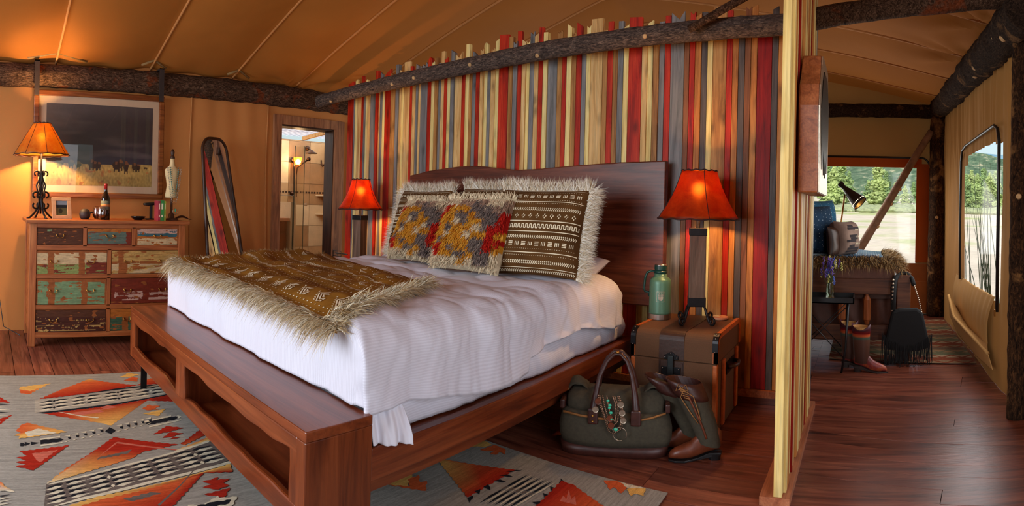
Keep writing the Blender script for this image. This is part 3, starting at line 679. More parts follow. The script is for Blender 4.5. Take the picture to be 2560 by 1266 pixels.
def wr_top(X, Y, z, nx, ny):
    side = max(abs(nx), 0)
    w = .010 * nz((X * 2.2, Y * 2.2, 0), 1, 4) + .006 * nz((X * 6, Y * 3, 1), 1, 2)
    # quilting ridges running across the bed towards the right-hand drop
    q = abs(math.sin((Y + .12 * (X + 1.6) + .09 * nz((X * 2.5, Y * 2, 0), 1)) * PI / .30)) ** .6
    w += (.030 * q - .015) * (.7 + .9 * nz((X * 4, Y * 3.3, 2), 1))
    w += .024 * abs(nz((X * 3.4 + 3, Y * 6 + X * 2, 1), 1)) ** .8 * (1 if Y > 1.4 else .3) - .008
    if nx > .5: w += .014 * nz((0, Y * 9 + z * 6, z * 2), 1, 7) + .008 * nz((0, Y * 22 - z * 10, z * 3), 1)
    if ny < -.5: w += .010 * nz((X * 10, 0, z * 1.5), 1, 7)
    return w
def wr_low(X, Y, z, nx, ny):
    w = .016 * nz((X * 3, Y * 7 + z * 5, z * 2), 1, 9) + .008 * nz((X * 8, Y * 20 + z * 12, 0), 1)
    if nx > .5: w += .028 * math.sin(min(1, max(0, (z - .40) / .16)) * PI) * (.7 + .5 * math.sin(Y * 11))
    return w
mb = drape(-3.545, -1.545, 1.265, 3.40, .735, .07, .06, .41, .405, .53, .44, 150, 150, wr_low, 1, 4.2)
sh = tag(obj('fitted_comforter', mb, M['duvet'], smooth=True, solid=.006), 'white striped under-comforter bulging below the folded duvet on the bed side', 'comforter')
mb = drape(-3.585, -1.50, 1.22, 3.22, .815, .13, .05, .45, .50, .528, .62, 220, 210, wr_top, 2, 4.2)
for i, p in enumerate(mb.v):                     # uneven right hem
    if p[0] > -1.56 and p[2] < .6:
        k = (.6 - p[2]) / .1; mb.v[i] = (p[0] + .01 * k, p[1], p[2] + k * (.035 * math.sin(p[1] * 5 + 1) + .012 * nz((p[1] * 6, 0, 0), 1) + (.045 if p[1] > 2.2 else -.02)))
tag(obj('duvet', mb, M['duvet'], smooth=True, solid=.012), 'puffy white satin-stripe duvet spread over the bed with a wavy hem', 'duvet')
# sheet tail spilling out at the near corner behind the footboard
def tail(u, v):
    a = Vector((-1.60, 1.25, .64)).lerp(Vector((-1.54, 1.40, .56)), u); b = Vector((-1.475, 1.245, .408)).lerp(Vector((-1.44, 1.40, .406)), u)
    p = a.lerp(b, v); n = .012 * math.sin(u * 11 + v * 3) * v + .006 * math.sin(u * 25)
    return (p.x + n + .03 * math.sin(v * PI) * .5, p.y - n * .4, max(p.z, .404) - (.02 * u if v > .96 else 0))
tag(obj('bed_sheet', MB().grid(tail, 40, 30), M['sheet'], smooth=True, solid=.004), 'loose white sheet corner spilling onto the rail beside the shelf footboard', 'sheet')
# ================================================================ throw with faux-fur border
PIX = [(478, 660), (850, 800), (1085, 712), (722, 636)]
Q = [onz(*p, .835) for p in PIX]; Q[3] = np.array([-3.62, 2.5, .835])
Q[0] = np.array([-3.56, 1.235, .835]); Q[1] = np.array([-1.62, 1.20, .835])
def thr(u, v, off=.0):
    p = Q[0] * (1 - u) * (1 - v) + Q[1] * u * (1 - v) + Q[2] * u * v + Q[3] * (1 - u) * v
    z = .836 + max(-.01, wr_top(p[0], p[1], .8, 0, 0)) + .006 * nz((p[0] * 9, p[1] * 6, 0), 1)
    if p[0] < -3.5: z -= (3.5 + p[0]) ** 2 * 2
    z += .055 * math.exp(-((u - .0) / .09) ** 2) * math.exp(-((v - .62) / .3) ** 2)
    if p[1] < 1.30: z -= (1.30 - p[1]) * .25
    if p[0] > -1.75: z -= (p[0] + 1.75) ** 2 * 1.2
    return (p[0], p[1] - .02 * math.sin(u * 8), z)
tw = thing('throw_blanket', 'golden brown mudcloth throw with cream fur edging across the foot of the bed', 'throw', tuple(np.array(thr(.5, .5)) - np.array([0, 0, .02])))
obj('cloth', MB().grid(thr, 90, 50), M['mud_gold'], tw, smooth=True, solid=.012, world=True)
def strokes(mb, surf, segs, off):
    """thin printed strokes (u0, v0, u1, v1, width in metres) laid on a surface"""
    for (u0, v0, u1, v1, w) in segs:
        a, b = Vector(surf(u0, v0)), Vector(surf(u1, v1)); L = (b - a).length
        if L < 1e-5: continue
        n = max(1, int(L / .02)); v = []
        e = 1e-3; uu, vv = (u0 + u1) / 2, (v0 + v1) / 2
        N = (Vector(surf(min(1, uu + .01), vv)) - Vector(surf(max(0, uu - .01), vv))).cross(Vector(surf(uu, min(1, vv + .01))) - Vector(surf(uu, max(0, vv - .01)))).normalized()
        if N.dot(Vector((0, 0, EYE)) - a) < 0: N = -N
        sd = (b - a).normalized().cross(N).normalized() * (w / 2)
        for i in range(n + 1):
            t = i / n; p = Vector(surf(u0 + (u1 - u0) * t, v0 + (v1 - v0) * t)) + N * off; v += [tuple(p - sd), tuple(p + sd)]
        mb.add(v, [(2 * i, 2 * i + 1, 2 * i + 3, 2 * i + 2) for i in range(n)])
sg = []; rnd = random.Random(4)
def rw_dots(v, n=60, w=.004, l=.004): return [(i / n, v, i / n + l, v, w) for i in range(2, n - 1)]
for vv in (.05, .085, .255, .285, .33, .36, .39, .49, .585, .62, .66, .76, .86, .9): sg += rw_dots(vv, 56)
for vv in (.44, .70, .955):
    for i in range(3, 94):
        u = i / 96
        if i % 3: sg.append((u, vv - .012, u + .004, vv + .014, .004))
        else: sg.append((u - .006, vv, u + .010, vv + .006, .004))
for i, u in enumerate(np.linspace(.05, .95, 12)):
    for vv in (.17,):
        for k in range(3):
            d = .012 + k * .014
            sg += [(u - d * .7, vv, u, vv - d * 1.7, .004), (u, vv - d * 1.7, u + d * .35, vv - d * 1.0, .004), (u - d * .7, vv + .004, u - d * .2, vv + d * 1.3, .004)]
        sg += [(u - .03, vv, u + .005, vv + .02, .004), (u + .012, vv - .06, u + .012, vv - .02, .004)]
    for k in range(6): sg.append((u + .035 + .006 * k, vv + .03 - .03 * k * .6, u + .041 + .006 * k, vv + .025 - .03 * k * .6, .004))
for i, u in enumerate(np.linspace(.1, .93, 9)):
    for vv in (.54, .81):
        for k in range(2): d = .012 + k * .012; sg += [(u - d, vv, u, vv - d, .0035), (u, vv - d, u + d, vv, .0035), (u - d, vv + .01, u, vv + d + .01, .0035)]
sg = [(a, b, c, d, e * 1.5) for a, b, c, d, e in sg]
pm = MB(); strokes(pm, thr, sg, .0086); obj('printed_pattern', pm, M['cream'], tw, world=True, kind='stuff')
CR = [rgb(228, 212, 178)[:3], rgb(205, 178, 135)[:3], rgb(240, 230, 205)[:3], rgb(180, 150, 105)[:3]]
def fur(mb, surf, path, n, spread, L, w, dirf, droop=.5, cols=CR, rnd=random.Random(5)):
    """strands rooted along a surface path: path(t)->(u,v)"""
    for _ in range(n):
        t = rnd.random(); u, v = path(t, rnd.random() * spread); p = surf(min(1, max(0, u)), min(1, max(0, v)))
        d = Vector(dirf(t)) + Vector((rnd.uniform(-.5, .5), rnd.uniform(-.5, .5), rnd.uniform(-.1, .6)))
        c = rnd.choice(cols); k = rnd.uniform(.75, 1.1)
        mb.ribbon(p, d, L * rnd.uniform(.5, 1.2), w, droop * rnd.uniform(.3, 1.2), tuple(x * k for x in c), side=Vector((rnd.uniform(-1, 1), rnd.uniform(-1, 1), rnd.uniform(-.3, .3))) + Vector((.01, 0, 0)), seg=3)
fm = MB()
fur(fm, thr, lambda t, s: (t, s * .04), 7500, 1, .115, .0055, lambda t: (.1, -1, .05), .9)
fur(fm, thr, lambda t, s: (1 - s * .06, t), 5000, 1, .105, .0055, lambda t: (.9, .25, .25), .55)
fur(fm, thr, lambda t, s: (s * .02, t), 900, 1, .05, .004, lambda t: (-1, .2, .6), .3, [rgb(130, 95, 50)[:3], rgb(190, 165, 120)[:3]])
obj('fur_trim', fm, M['fur'], tw, world=True, kind='stuff', label='cream faux-fur edging')
# ================================================================ pillows
def cushion(cx, cy, zb, w, h, T, lean, yaw, pinch=.06, sagt=0):
    Rm = Matrix.Rotation(yaw, 3, 'Z') @ Matrix.Rotation(-lean, 3, 'X'); o = Vector((cx, cy, zb))
    def s(u, v, side=1):
        a, b = 2 * u - 1, 2 * v - 1; t = T * (max(0, (1 - a ** 4)) * max(0, (1 - b ** 4))) ** .55
        x = a * w / 2 * (1 - pinch * (1 - abs(b) ** 2) * abs(a) ** 3); z = b * h / 2 * (1 - pinch * (1 - abs(a) ** 2) * abs(b) ** 3) + h / 2
        z -= sagt * (1 - a * a) * v
        t += .004 * nz((a * 2, b * 2, side), 1, cx)
        return tuple(Rm @ Vector((x, -side * t, z)) + o)
    return s
def cush_mesh(s, nu=34, nv=34):
    mb = MB(); mb.grid(lambda u, v: s(u, v, 1), nu, nv); mb.grid(lambda u, v: s(1 - u, v, -1), nu, nv); return mb
def mud_rows():
    g = []; L = lambda v, w=.005: g.append((.02, v, .98, v, w))
    def chev(v, d=.018, n=46):
        for i in range(n):
            u = .03 + .94 * i / n; g.append((u, v + d, u + .012, v, .0045)); g.append((u + .012, v, u, v - d, .0045))
    def ladd(v, n=13):
        for i in range(n):
            u = .04 + .93 * i / n
            if i % 2: [g.append((u, v + k, u + .045, v + k, .005)) for k in (-.018, 0, .018)]
            else: [g.append((u + k, v - .02, u + k, v + .02, .005)) for k in (.005, .022, .039)]
    def dots(v, n=40): [g.append((.03 + .94 * i / n, v, .03 + .94 * i / n + .007, v, .003)) for i in range(n)]
    dots(.97); L(.945, .004); dots(.915); ladd(.865); dots(.81); L(.79); dots(.77); chev(.70)
    for i in range(12):
        u = .06 + .92 * i / 12
        for a, b in ((0, .022), (.014, .005), (-.014, .005), (0, -.014)): g.append((u + a, .62 + b, u + a + .009, .618 + b, .009))
    L(.565); 
    for i in range(22):
        u = .03 + .94 * i / 22; g += [(u, .53, u + .02, .53, .006), (u + .02, .53, u + .02, .49, .006), (u + .02, .49, u + .042, .49, .006), (u + .042, .49, u + .042, .53, .006)]
    L(.45); chev(.39); ladd(.315); dots(.26); L(.22); dots(.19); chev(.12); L(.06, .004); chev(.03, .012)
    return g
def furry(mb, s, edges, n, L, cols=[rgb(244, 234, 214)[:3], rgb(226, 210, 182)[:3], rgb(250, 244, 230)[:3], rgb(200, 178, 145)[:3]], dens=(1, 1, 1, 1)):
    rnd = random.Random(len(mb.v) + 11); R0 = [Vector(s(*q)) for q in ((0, .5), (1, .5), (.5, 0), (.5, 1), (.5, .5))]
    ux = (R0[1] - R0[0]).normalized(); uz = (R0[3] - R0[2]).normalized(); un = ux.cross(uz)
    for e in edges:
        for _ in range(n):
            t = rnd.random(); q = {'l': (0, t), 'r': (1, t), 't': (t, 1), 'b': (t, 0)}[e]; d = {'l': -ux, 'r': ux, 't': uz, 'b': -uz}[e]
            p = Vector(s(*q)) + un * rnd.uniform(-.012, .012) - d * rnd.uniform(0, .02)
            d = d + ux * rnd.uniform(-.55, .55) + uz * rnd.uniform(-.5, .6) + un * rnd.uniform(-.5, .5)
            c = rnd.choice(cols); k = rnd.uniform(.8, 1.1)
            mb.ribbon(p, d, L * rnd.uniform(.35, 1.15), .0042, .25 * rnd.random(), tuple(x * k for x in c), seg=3, side=un.cross(d) + ux * .01)
GT = 'brown mudcloth pillows with fur edging'
def mud_pillow(label, args, edges, seed):
    s = cushion(*args); t = thing('mudcloth_pillow', label, 'pillow', args[:3], 0, GT)
    obj('cover', cush_mesh(s), M['mud'], t, smooth=True, world=True)
    p = MB(); strokes(p, lambda u, v: s(u, v, 1), mud_rows(), .0018); obj('printed_pattern', p, M['cream'], t, world=True, kind='stuff')
    f = MB(); furry(f, s, edges, 3400, .10); obj('fur_trim', f, M['fur'], t, world=True, kind='stuff')
    return t
mud_pillow('brown mudcloth pillow with fur edge, fully visible at the right of the pillow row', (-1.86, 2.76, .83, .60, .57, .10, .36, .18), 'tr', 1)
mud_pillow('brown mudcloth pillow with fur edge, at the back left of the pillow row', (-3.17, 3.02, .83, .60, .56, .10, .30, -.05), 'tl', 2)
mud_pillow('brown mudcloth pillow with fur edge, only its top showing in the middle back', (-2.50, 3.07, .84, .62, .57, .10, .30, .03), 'tr', 3)
def tuft_pillow(label, args, seed):
    s = cushion(*args); t = thing('tufted_pillow', label, 'pillow', args[:3], 0, 'shaggy tufted wool pillows'); rnd = random.Random(seed)
    P = ["wwwwwwwwww", "bwwbbgbwwb", "wryyygggbb", "ryyggygggr", "yyywgyyggr", "yygyyywgrr", "yywyywyyry", "ygyyyyggrr", "rrygyyggry", "wryyggyggw", "wwwwwywggw", "wwwwwwwwww"]
    cc = dict(w=(rgb(222, 204, 170), rgb(200, 178, 145)), b=(rgb(165, 132, 110), rgb(140, 112, 95)), y=(rgb(206, 140, 38), rgb(220, 160, 60), rgb(190, 115, 28)), g=(rgb(118, 102, 96), rgb(95, 84, 80), rgb(140, 122, 110)), r=(rgb(175, 28, 20), rgb(195, 40, 28)))
    def bc_(u, v): return tuple(x * .8 for x in cc[P[min(11, max(0, int((1 - v) * 12)))][min(9, int(u * 10))]][0][:3])
    cm = MB(); cm.grid(lambda u, v: s(u, v, 1), 60, 60, col=bc_); cm.grid(lambda u, v: s(1 - u, v, -1), 24, 24, col=cc['w'][0][:3]); obj('cover', cm, M['cloth_col'], t, smooth=True, world=True)
    o, ux, uz = Vector(s(.5, .5)), Vector(s(.6, .5)) - Vector(s(.4, .5)), Vector(s(.5, .6)) - Vector(s(.5, .4)); ux.normalize(); uz.normalize(); un = ux.cross(uz)
    mb = MB()
    for _ in range(5600):
        u = rnd.uniform(.02, .98); v = rnd.uniform(.03, .99); jj = min(11, max(0, int((1 - v + rnd.uniform(-.01, .01)) * 12))); ii = min(9, max(0, int((u + rnd.uniform(-.015, .015)) * 10)))
        k = P[jj][ii]
        if v < .09 and rnd.random() < .8: continue
        c = rnd.choice(cc[k]); m = rnd.uniform(.75, 1.15)
        d = -uz * rnd.uniform(.4, 1) + un * rnd.uniform(.1, .45) + ux * rnd.uniform(-.45, .45)
        if v > .93: d = uz * .6 + un * .3 + ux * rnd.uniform(-.6, .6)
        p = Vector(s(u, v)) + un * .001
        mb.ribbon(p, d, rnd.uniform(.024, .05), rnd.uniform(.010, .016), .1, tuple(x * m for x in c[:3]), side=ux + uz * rnd.uniform(-.4, .4), seg=3)
    obj('wool_tufts', mb, M['fur'], t, world=True, kind='stuff'); return t
tuft_pillow('shaggy yellow, red and grey tufted pillow, left one of the front two', (-2.86, 2.74, .835, .54, .50, .09, .42, -.02), 5)
tuft_pillow('shaggy yellow, red and grey tufted pillow, right one leaning on the mudcloth pillow', (-2.27, 2.60, .835, .54, .52, .09, .42, .06), 9)
s = cushion(-2.0, 3.16, .785, .66, .30, .06, 1.2, .0)
tag(obj('sleeping_pillow', cush_mesh(s), M['duvet'], smooth=True), 'plain white pillow peeking out behind the right mudcloth pillow', 'pillow')
s = cushion(-2.5, 3.28, .80, .9, .36, .08, .5, .0)
tag(obj('sleeping_pillow', cush_mesh(s), M['duvet'], smooth=True), 'plain white pillow hidden behind the pillow row against the headboard', 'pillow')
# ================================================================ bedroom rug with its woven pattern
CC = dict(R=rgb(172, 44, 28)[:3], O=rgb(214, 98, 52)[:3], Y=rgb(232, 180, 96)[:3], C=rgb(222, 212, 184)[:3], K=rgb(34, 36, 42)[:3], G=rgb(166, 161, 150)[:3], D=rgb(112, 100, 92)[:3], P=rgb(205, 110, 90)[:3], L=rgb(176, 168, 152)[:3])
rug = MB(); RH = .010
rx0, rx1, ry0, ry1 = -3.80, -.82, -.62, 2.32
def rgp(u, v): x = rx0 + (rx1 - rx0) * u; y = ry0 + (ry1 - ry0) * v; return (x + .006 * nz((y * 3, 1, 0), 1), y + .006 * nz((x * 3, 2, 0), 1), RH + .0015 * nz((x * 3, y * 3, 0), 1))
gc = CC['G']
rug.grid(lambda u, v: rgp(u, v)[:2] + (RH,), 60, 60, col=lambda u, v: tuple(c * (.93 + .09 * nz((u * 4, v * 30, 0), 1)) for c in gc))
rug.box((rx0 + .008, ry0 + .008, .001), (rx1 - .008, ry1 - .008, RH - .001), gc)
lay = [RH]
def rpoly(pts, cols, step=0):
    """one woven shape: pts in metres on the rug, cols one key per point"""
    lay[0] += .00001; z = lay[0] + .0004; P = []; K = []
    for i in range(len(pts)):
        p, q = pts[i], pts[(i + 1) % len(pts)]; a, b = CC[cols[i]], CC[cols[(i + 1) % len(pts)]]
        L = math.hypot(q[0] - p[0], q[1] - p[1]); n = max(1, int(L / .018)) if step else max(1, int(L / .15))
        for k in range(n):
            t = k / n; x, y = p[0] + (q[0] - p[0]) * t, p[1] + (q[1] - p[1]) * t
            if step and L > .05 and k: nx, ny = -(q[1] - p[1]) / L, (q[0] - p[0]) / L; s = .0035 * (1 if k % 2 else -1); x += nx * s; y += ny * s
            P.append((x, y, z)); K.append(tuple(a[j] + (b[j] - a[j]) * t for j in range(3)))
    rug.add(P, [tuple(range(len(P)))], K)
def A(pts, cols, step=1):     # traced in the left-hand part of the rug
    if len(cols) == 1: cols = cols * len(pts)
    w = [onz(x / 3.459, 900 + y / 3.459, RH)[:2] for x, y in pts]; w = [(max(rx0 + .01, p[0]), p[1]) for p in w]; rpoly(w, cols, step)
def B(pts, cols, step=1):     # traced in the right-hand part of the rug
    if len(cols) == 1: cols = cols * len(pts)
    w = [onz(900 + x / 3.2, 1080 + y / 3.2, RH)[:2] for x, y in pts]; w = [(p[0], min(ry1 - .012, p[1])) for p in w]; rpoly(w, cols, step)
def quadmap(q): return lambda s, t: tuple(np.array(q[0]) * (1 - s) * (1 - t) + np.array(q[1]) * s * (1 - t) + np.array(q[2]) * s * t + np.array(q[3]) * (1 - s) * t)
def darts(F, q, per, rowsn, a, b, dia='K', thick=.36):
    m = quadmap(q); n = per
    for i in range(n):
        for r in range(rowsn):
            s0 = i / n; w = 1 / n; t = (r + .5) / rowsn; h = thick / rowsn
            for (sa, sm, sb, k, dt) in ((s0 + .02 * w, s0 + .36 * w, s0 + .5 * w, a, -.25 * h), (s0 + .98 * w, s0 + .64 * w, s0 + .5 * w, a, -.25 * h), (s0 + .0, s0 + .3 * w, s0 + .47 * w, b, .8 * h), (s0 + 1.0 * w, s0 + .7 * w, s0 + .53 * w, b, .8 * h)):
                tt = t + dt
                if not .0 < tt < 1: continue
                F([m(sa, tt), m(sm, tt - h * .8), m(sb, tt), m(sm, tt + h * .8)], k, 0)
            if (r + i) % 2 == 0: F([m(s0 + .45 * w, t), m(s0 + .5 * w, t - h), m(s0 + .55 * w, t), m(s0 + .5 * w, t + h)], dia if r % 2 == 0 else b, 0)
A([(175, 235), (440, 205), (270, 272), (165, 255)], 'YYYY'); A([(165, 258), (262, 272), (400, 222), (255, 298), (180, 292)], 'OOYOO')
A([(0, 325), (90, 372), (0, 370)], 'R'); A([(0, 512), (105, 478), (0, 560)], 'R')
for y in (385, 410, 432, 455, 480): A([(0, y - 4), (90, y + 2), (0, y + 5)], 'K' if (y // 5) % 2 else 'C', 0)
A([(300, 348), (1420, 207), (1460, 295), (300, 460)], 'LLLL', 0)
A([(340, 342), (520, 262), (700, 195), (770, 165), (860, 185), (1185, 222), (760, 292)], 'ROOYORR')
A([(1180, 222), (1300, 160), (1420, 205)], 'ROR')
A([(305, 352), (1000, 250), (1420, 205), (1420, 213), (1000, 262), (700, 300)], 'K', 0); A([(305, 460), (700, 415), (1000, 378), (1460, 295), (1460, 304), (1000, 391), (700, 430), (380, 467)], 'K', 0)
A([(380, 467), (700, 430), (1000, 392), (1460, 304), (1500, 362), (1270, 355), (960, 570), (870, 548), (700, 520), (520, 492)], 'RRRRRRYYOR')
A([(500, 452), (540, 455), (720, 486), (860, 500), (840, 508), (700, 492)], 'C', 0); A([(870, 415), (930, 395), (1020, 410), (850, 440), (900, 425)], 'P', 0)
A([(600, 462), (860, 430), (900, 452), (700, 480)], 'P', 0)
darts(A, [(330, 362), (1430, 215), (1450, 290), (330, 448)], 4, 3, 'K', 'C')
A([(1035, 152), (1110, 115), (1205, 130), (1130, 150)], 'Y'); A([(1070, 182), (1140, 150), (1190, 158), (1185, 190)], 'O')
A([(1230, 425), (1290, 388), (1310, 400), (1385, 400), (1340, 425), (1380, 430), (1270, 440)], 'O'); A([(1235, 470), (1430, 425), (1370, 487)], 'Y')
A([(910, 625), (945, 585), (998, 610), (965, 647)], 'K')
for pts in ([(175, 720), (205, 722), (215, 735), (200, 750), (175, 750)], [(213, 712), (262, 727), (213, 748)], [(265, 712), (340, 720), (270, 740)], [(350, 700), (520, 680), (548, 690), (520, 708), (350, 733)], [(1255, 555), (1290, 530), (1520, 490), (1535, 502), (1510, 520), (1280, 565)]): A(pts, 'K')
for pts in ([(345, 685), (520, 660), (520, 673), (345, 698)], [(350, 738), (540, 715), (540, 724), (352, 752)], [(1215, 540), (1480, 482), (1480, 492), (1225, 552)], [(1290, 575), (1570, 518), (1560, 528), (1290, 588)], [(1530, 480), (1570, 492), (1545, 510)]): A(pts, 'C', 0)
for i in range(5):
    for x, y in ((555 + 70 * i, 688 - 15 * i), (1005 + 62 * i, 598 - 15 * i)):
        A([(x, y - 26), (x + 52, y - 38), (x + 50, y - 22)], 'C', 0); A([(x, y + 24), (x + 55, y + 8), (x + 20, y + 26)], 'C', 0); A([(x + 30, y - 16), (x + 58, y - 20), (x + 56, y + 2), (x + 36, y - 4)], 'K', 0)
A([(185, 565), (235, 548), (585, 625), (160, 685), (170, 662), (120, 660), (180, 636), (140, 618)], 'OOYYYYOO'); A([(215, 632), (330, 598), (490, 636), (240, 665)], 'C')
A([(165, 795), (595, 742), (290, 960), (135, 925), (230, 905), (135, 890), (235, 870), (135, 852), (230, 832)], 'R'); A([(275, 815), (500, 780), (345, 890), (300, 850)], 'P')
A([(980, 672), (1540, 735), (1230, 800), (1150, 850), (620, 1010), (400, 1080), (460, 1030), (560, 950), (800, 800)], 'RRROYCYOR')
A([(830, 862), (1000, 718), (1020, 712), (1560, 782), (1560, 790), (1010, 726)], 'P', 0); A([(850, 850), (1140, 780), (1110, 812), (840, 868)], 'D')
A([(1560, 732), (1730, 605), (1780, 650), (1600, 740)], 'RRRO'); A([(1560, 770), (1760, 690), (1800, 665), (1840, 700), (1500, 800)], 'YOYYC')
A([(1325, 650), (1435, 577), (1590, 590), (1470, 625)], 'R'); A([(1405, 680), (1470, 630), (1585, 637), (1480, 670)], 'R'); A([(1460, 695), (1500, 670), (1555, 675)], 'R')
A([(400, 1078), (1830, 700), (1990, 870), (380, 1280)], 'DDDD', 0)
A([(400, 1080), (1100, 905), (1500, 800), (1800, 700), (1810, 715), (1500, 815), (1100, 922), (430, 1085)], 'C', 0)
darts(A, [(370, 1105), (1830, 728), (1960, 860), (400, 1262)], 4, 4, 'K', 'C', 'D', .40)
A([(700, 1197), (1300, 1052), (1990, 880), (2000, 900), (1300, 1076), (700, 1222), (400, 1290)], 'C', 0)
A([(520, 1290), (830, 1192), (1990, 905), (2010, 975), (1760, 985), (1480, 1290)], 'YYYRRR'); A([(620, 1290), (900, 1210), (1700, 1010), (1740, 1000), (1460, 1290)], 'OOORR')
A([(1060, 1210), (1300, 1150), (1395, 1158), (1150, 1232)], 'D'); A([(1360, 1262), (1560, 1085), (1700, 925), (1708, 930), (1560, 1100), (1380, 1270)], 'D', 0)
A([(1750, 1062), (1890, 1020), (1870, 1048), (1990, 1030), (1930, 1070), (1980, 1090), (1890, 1128), (1750, 1112), (1830, 1082)], 'R'); A([(1765, 1172), (1990, 1110), (1940, 1195)], 'R')
A([(0, 1060), (60, 1110), (128, 1146), (0, 1140)], 'OYCC'); 
for y in (1185, 1208, 1232, 1258): A([(0, y - 6), (100, y - 16), (0, y + 7)], 'K' if y % 2 else 'C', 0)
A([(1620, 1262), (1760, 1262), (1880, 1180), (1900, 1200), (2050, 1190), (2000, 1290), (1640, 1290)], 'C'); A([(1700, 1270), (1850, 1235), (2000, 1215), (1980, 1250), (1760, 1290)], 'K')
# right-hand part
B([(610, 218), (750, 240), (1240, 310), (860, 530)], 'YORR')
for p in ([(1160, 322), (1310, 306), (1210, 328)], [(1105, 360), (1175, 346), (1225, 364)], [(1050, 402), (1120, 386), (1170, 407)], [(985, 447), (1025, 426), (1045, 474)], [(915, 482), (965, 462), (955, 505)], [(860, 535), (905, 515), (880, 582)], [(1595, 428), (1605, 378), (1640, 410)], [(1522, 442), (1575, 460), (1540, 488)], [(1462, 494), (1520, 515), (1480, 538)], [(1375, 568), (1450, 562), (1420, 592)]): B(p, 'K')
B([(1608, 400), (1700, 425), (1960, 610), (1400, 610)], 'RROR'); B([(1600, 560), (1625, 515), (1650, 545), (1670, 470), (1690, 545), (1720, 520), (1730, 590)], 'P', 0)
mq = quadmap([(940, 575), (1330, 335), (1545, 400), (1200, 620)])
for r in range(5):
    t = .06 + r * .22
    for t0, k, h in ((t, 'K', .055), (t + .11, 'C', .05)):
        B([mq(0, t0), mq(.25, t0 - h), mq(.5, t0 - .01), mq(.5, t0 + .02), mq(.3, t0 + h)], k, 0); B([mq(1, t0 + .05), mq(.75, t0 - h + .04), mq(.5, t0 - .02), mq(.5, t0 + .02), mq(.7, t0 + h + .03)], k, 0)
    B([mq(.46, t), mq(.52, t - .05), mq(.58, t + .02), mq(.52, t + .06)], 'D', 0)
B([(960, 150), (1070, 110), (1160, 140), (1165, 190), (1120, 165), (1090, 190), (1040, 185), (1080, 155), (1000, 160)], 'O'); B([(880, 122), (960, 60), (1060, 108), (1000, 126)], 'Y')
B([(105, 410), (240, 345), (330, 300), (345, 325), (420, 350), (380, 440), (200, 430)], 'YYYYYYY'); B([(210, 430), (400, 440), (380, 390), (470, 350), (480, 410), (535, 400), (525, 480)], 'O')
B([(1950, 395), (2040, 382), (2180, 412), (2130, 460), (2090, 500), (2030, 450), (2000, 470)], 'O'); B([(2130, 470), (2180, 430), (2300, 440), (2270, 520), (2200, 500), (2170, 520)], 'Y'); B([(2090, 400), (2290, 440), (2140, 455)], 'C')
for _ in range(60):            # faint abrash streaks in the grey ground
    x, y, l = random.uniform(rx0 + .1, rx1 - .9), random.uniform(ry0 + .05, ry1 - .05), random.uniform(.3, .8)
rg = tag(obj('area_rug', rug, M['rug'], base=(-2.31, .85, 0)), 'large grey wool rug with red, orange and black geometric pattern under the bed', 'rug')
# ================================================================ dresser
DX, DYL, DYR, DB = -4.56, .345, 1.69, -5.06
dr = thing('dresser', 'wide nine-drawer dresser of reclaimed wood with chipped multicoloured paint', 'dresser', ((DX + DB) / 2, (DYL + DYR) / 2, 0))
def do(name, mb, mat, p=None, **kw):
    return obj(name, mb, mat, p or dr, world=True, **kw)
do('top', MB().box((DB - .01, DYL - .03, 1.022), (DX + .03, DYR + .03, 1.05)), M['dresser'], bevel=.003)
for y0, y1 in ((DYL, DYL + .06), (DYR - .06, DYR)):
    do('leg', MB().box((DX - .05, y0, 0), (DX, y1, 1.022)), M['dresser_z'], bevel=.003); do('leg', MB().box((DB, y0, 0), (DB + .05, y1, 1.022)), M['dresser_z'], bevel=.003)
do('carcass', MB().box((DB + .01, DYL + .01, .10), (DX - .035, DYR - .01, 1.02)), M['dresser'])
for z0, z1 in ((.985, 1.022), (.80, .842), (.565, .60), (.305, .345), (.075, .118)): do('rail', MB().box((DX - .03, DYL + .06, z0), (DX - .003, DYR - .06, z1)), M['dresser'], bevel=.002)
ROWS = [(.842, .985, 3), (.60, .80, 2), (.345, .565, 2), (.118, .305, 2)]
PAT = [("dark walnut drawer front with one bail handle", 'walnut'), ("grey-blue painted drawer front", 'bluegrey'), ("teal and cream chipped drawer front", 'tealcream'),
       ("cream and green chipped drawer front", 'creamgreen'), ("ochre cream distressed drawer front", 'ochre'), ("mint green chipped drawer front", 'mint'), ("dark red drawer front with pale pink scrapes", 'pinkred'),
       ("dark brown drawer front with cream flecks", 'flecks'), ("orange and green drawer front", 'orangegreen')]
cB = dict(wal=rgb(95, 52, 30), wood=rgb(168, 92, 42), dk=rgb(82, 38, 24), blue=rgb(104, 118, 104), teal=rgb(66, 108, 116), cream=rgb(222, 188, 140), pink=rgb(215, 170, 150), green=rgb(150, 160, 90), ochre=rgb(205, 160, 90), mint=rgb(132, 158, 112), red=rgb(130, 48, 28), gdk=rgb(70, 100, 72), orange=rgb(195, 110, 40))
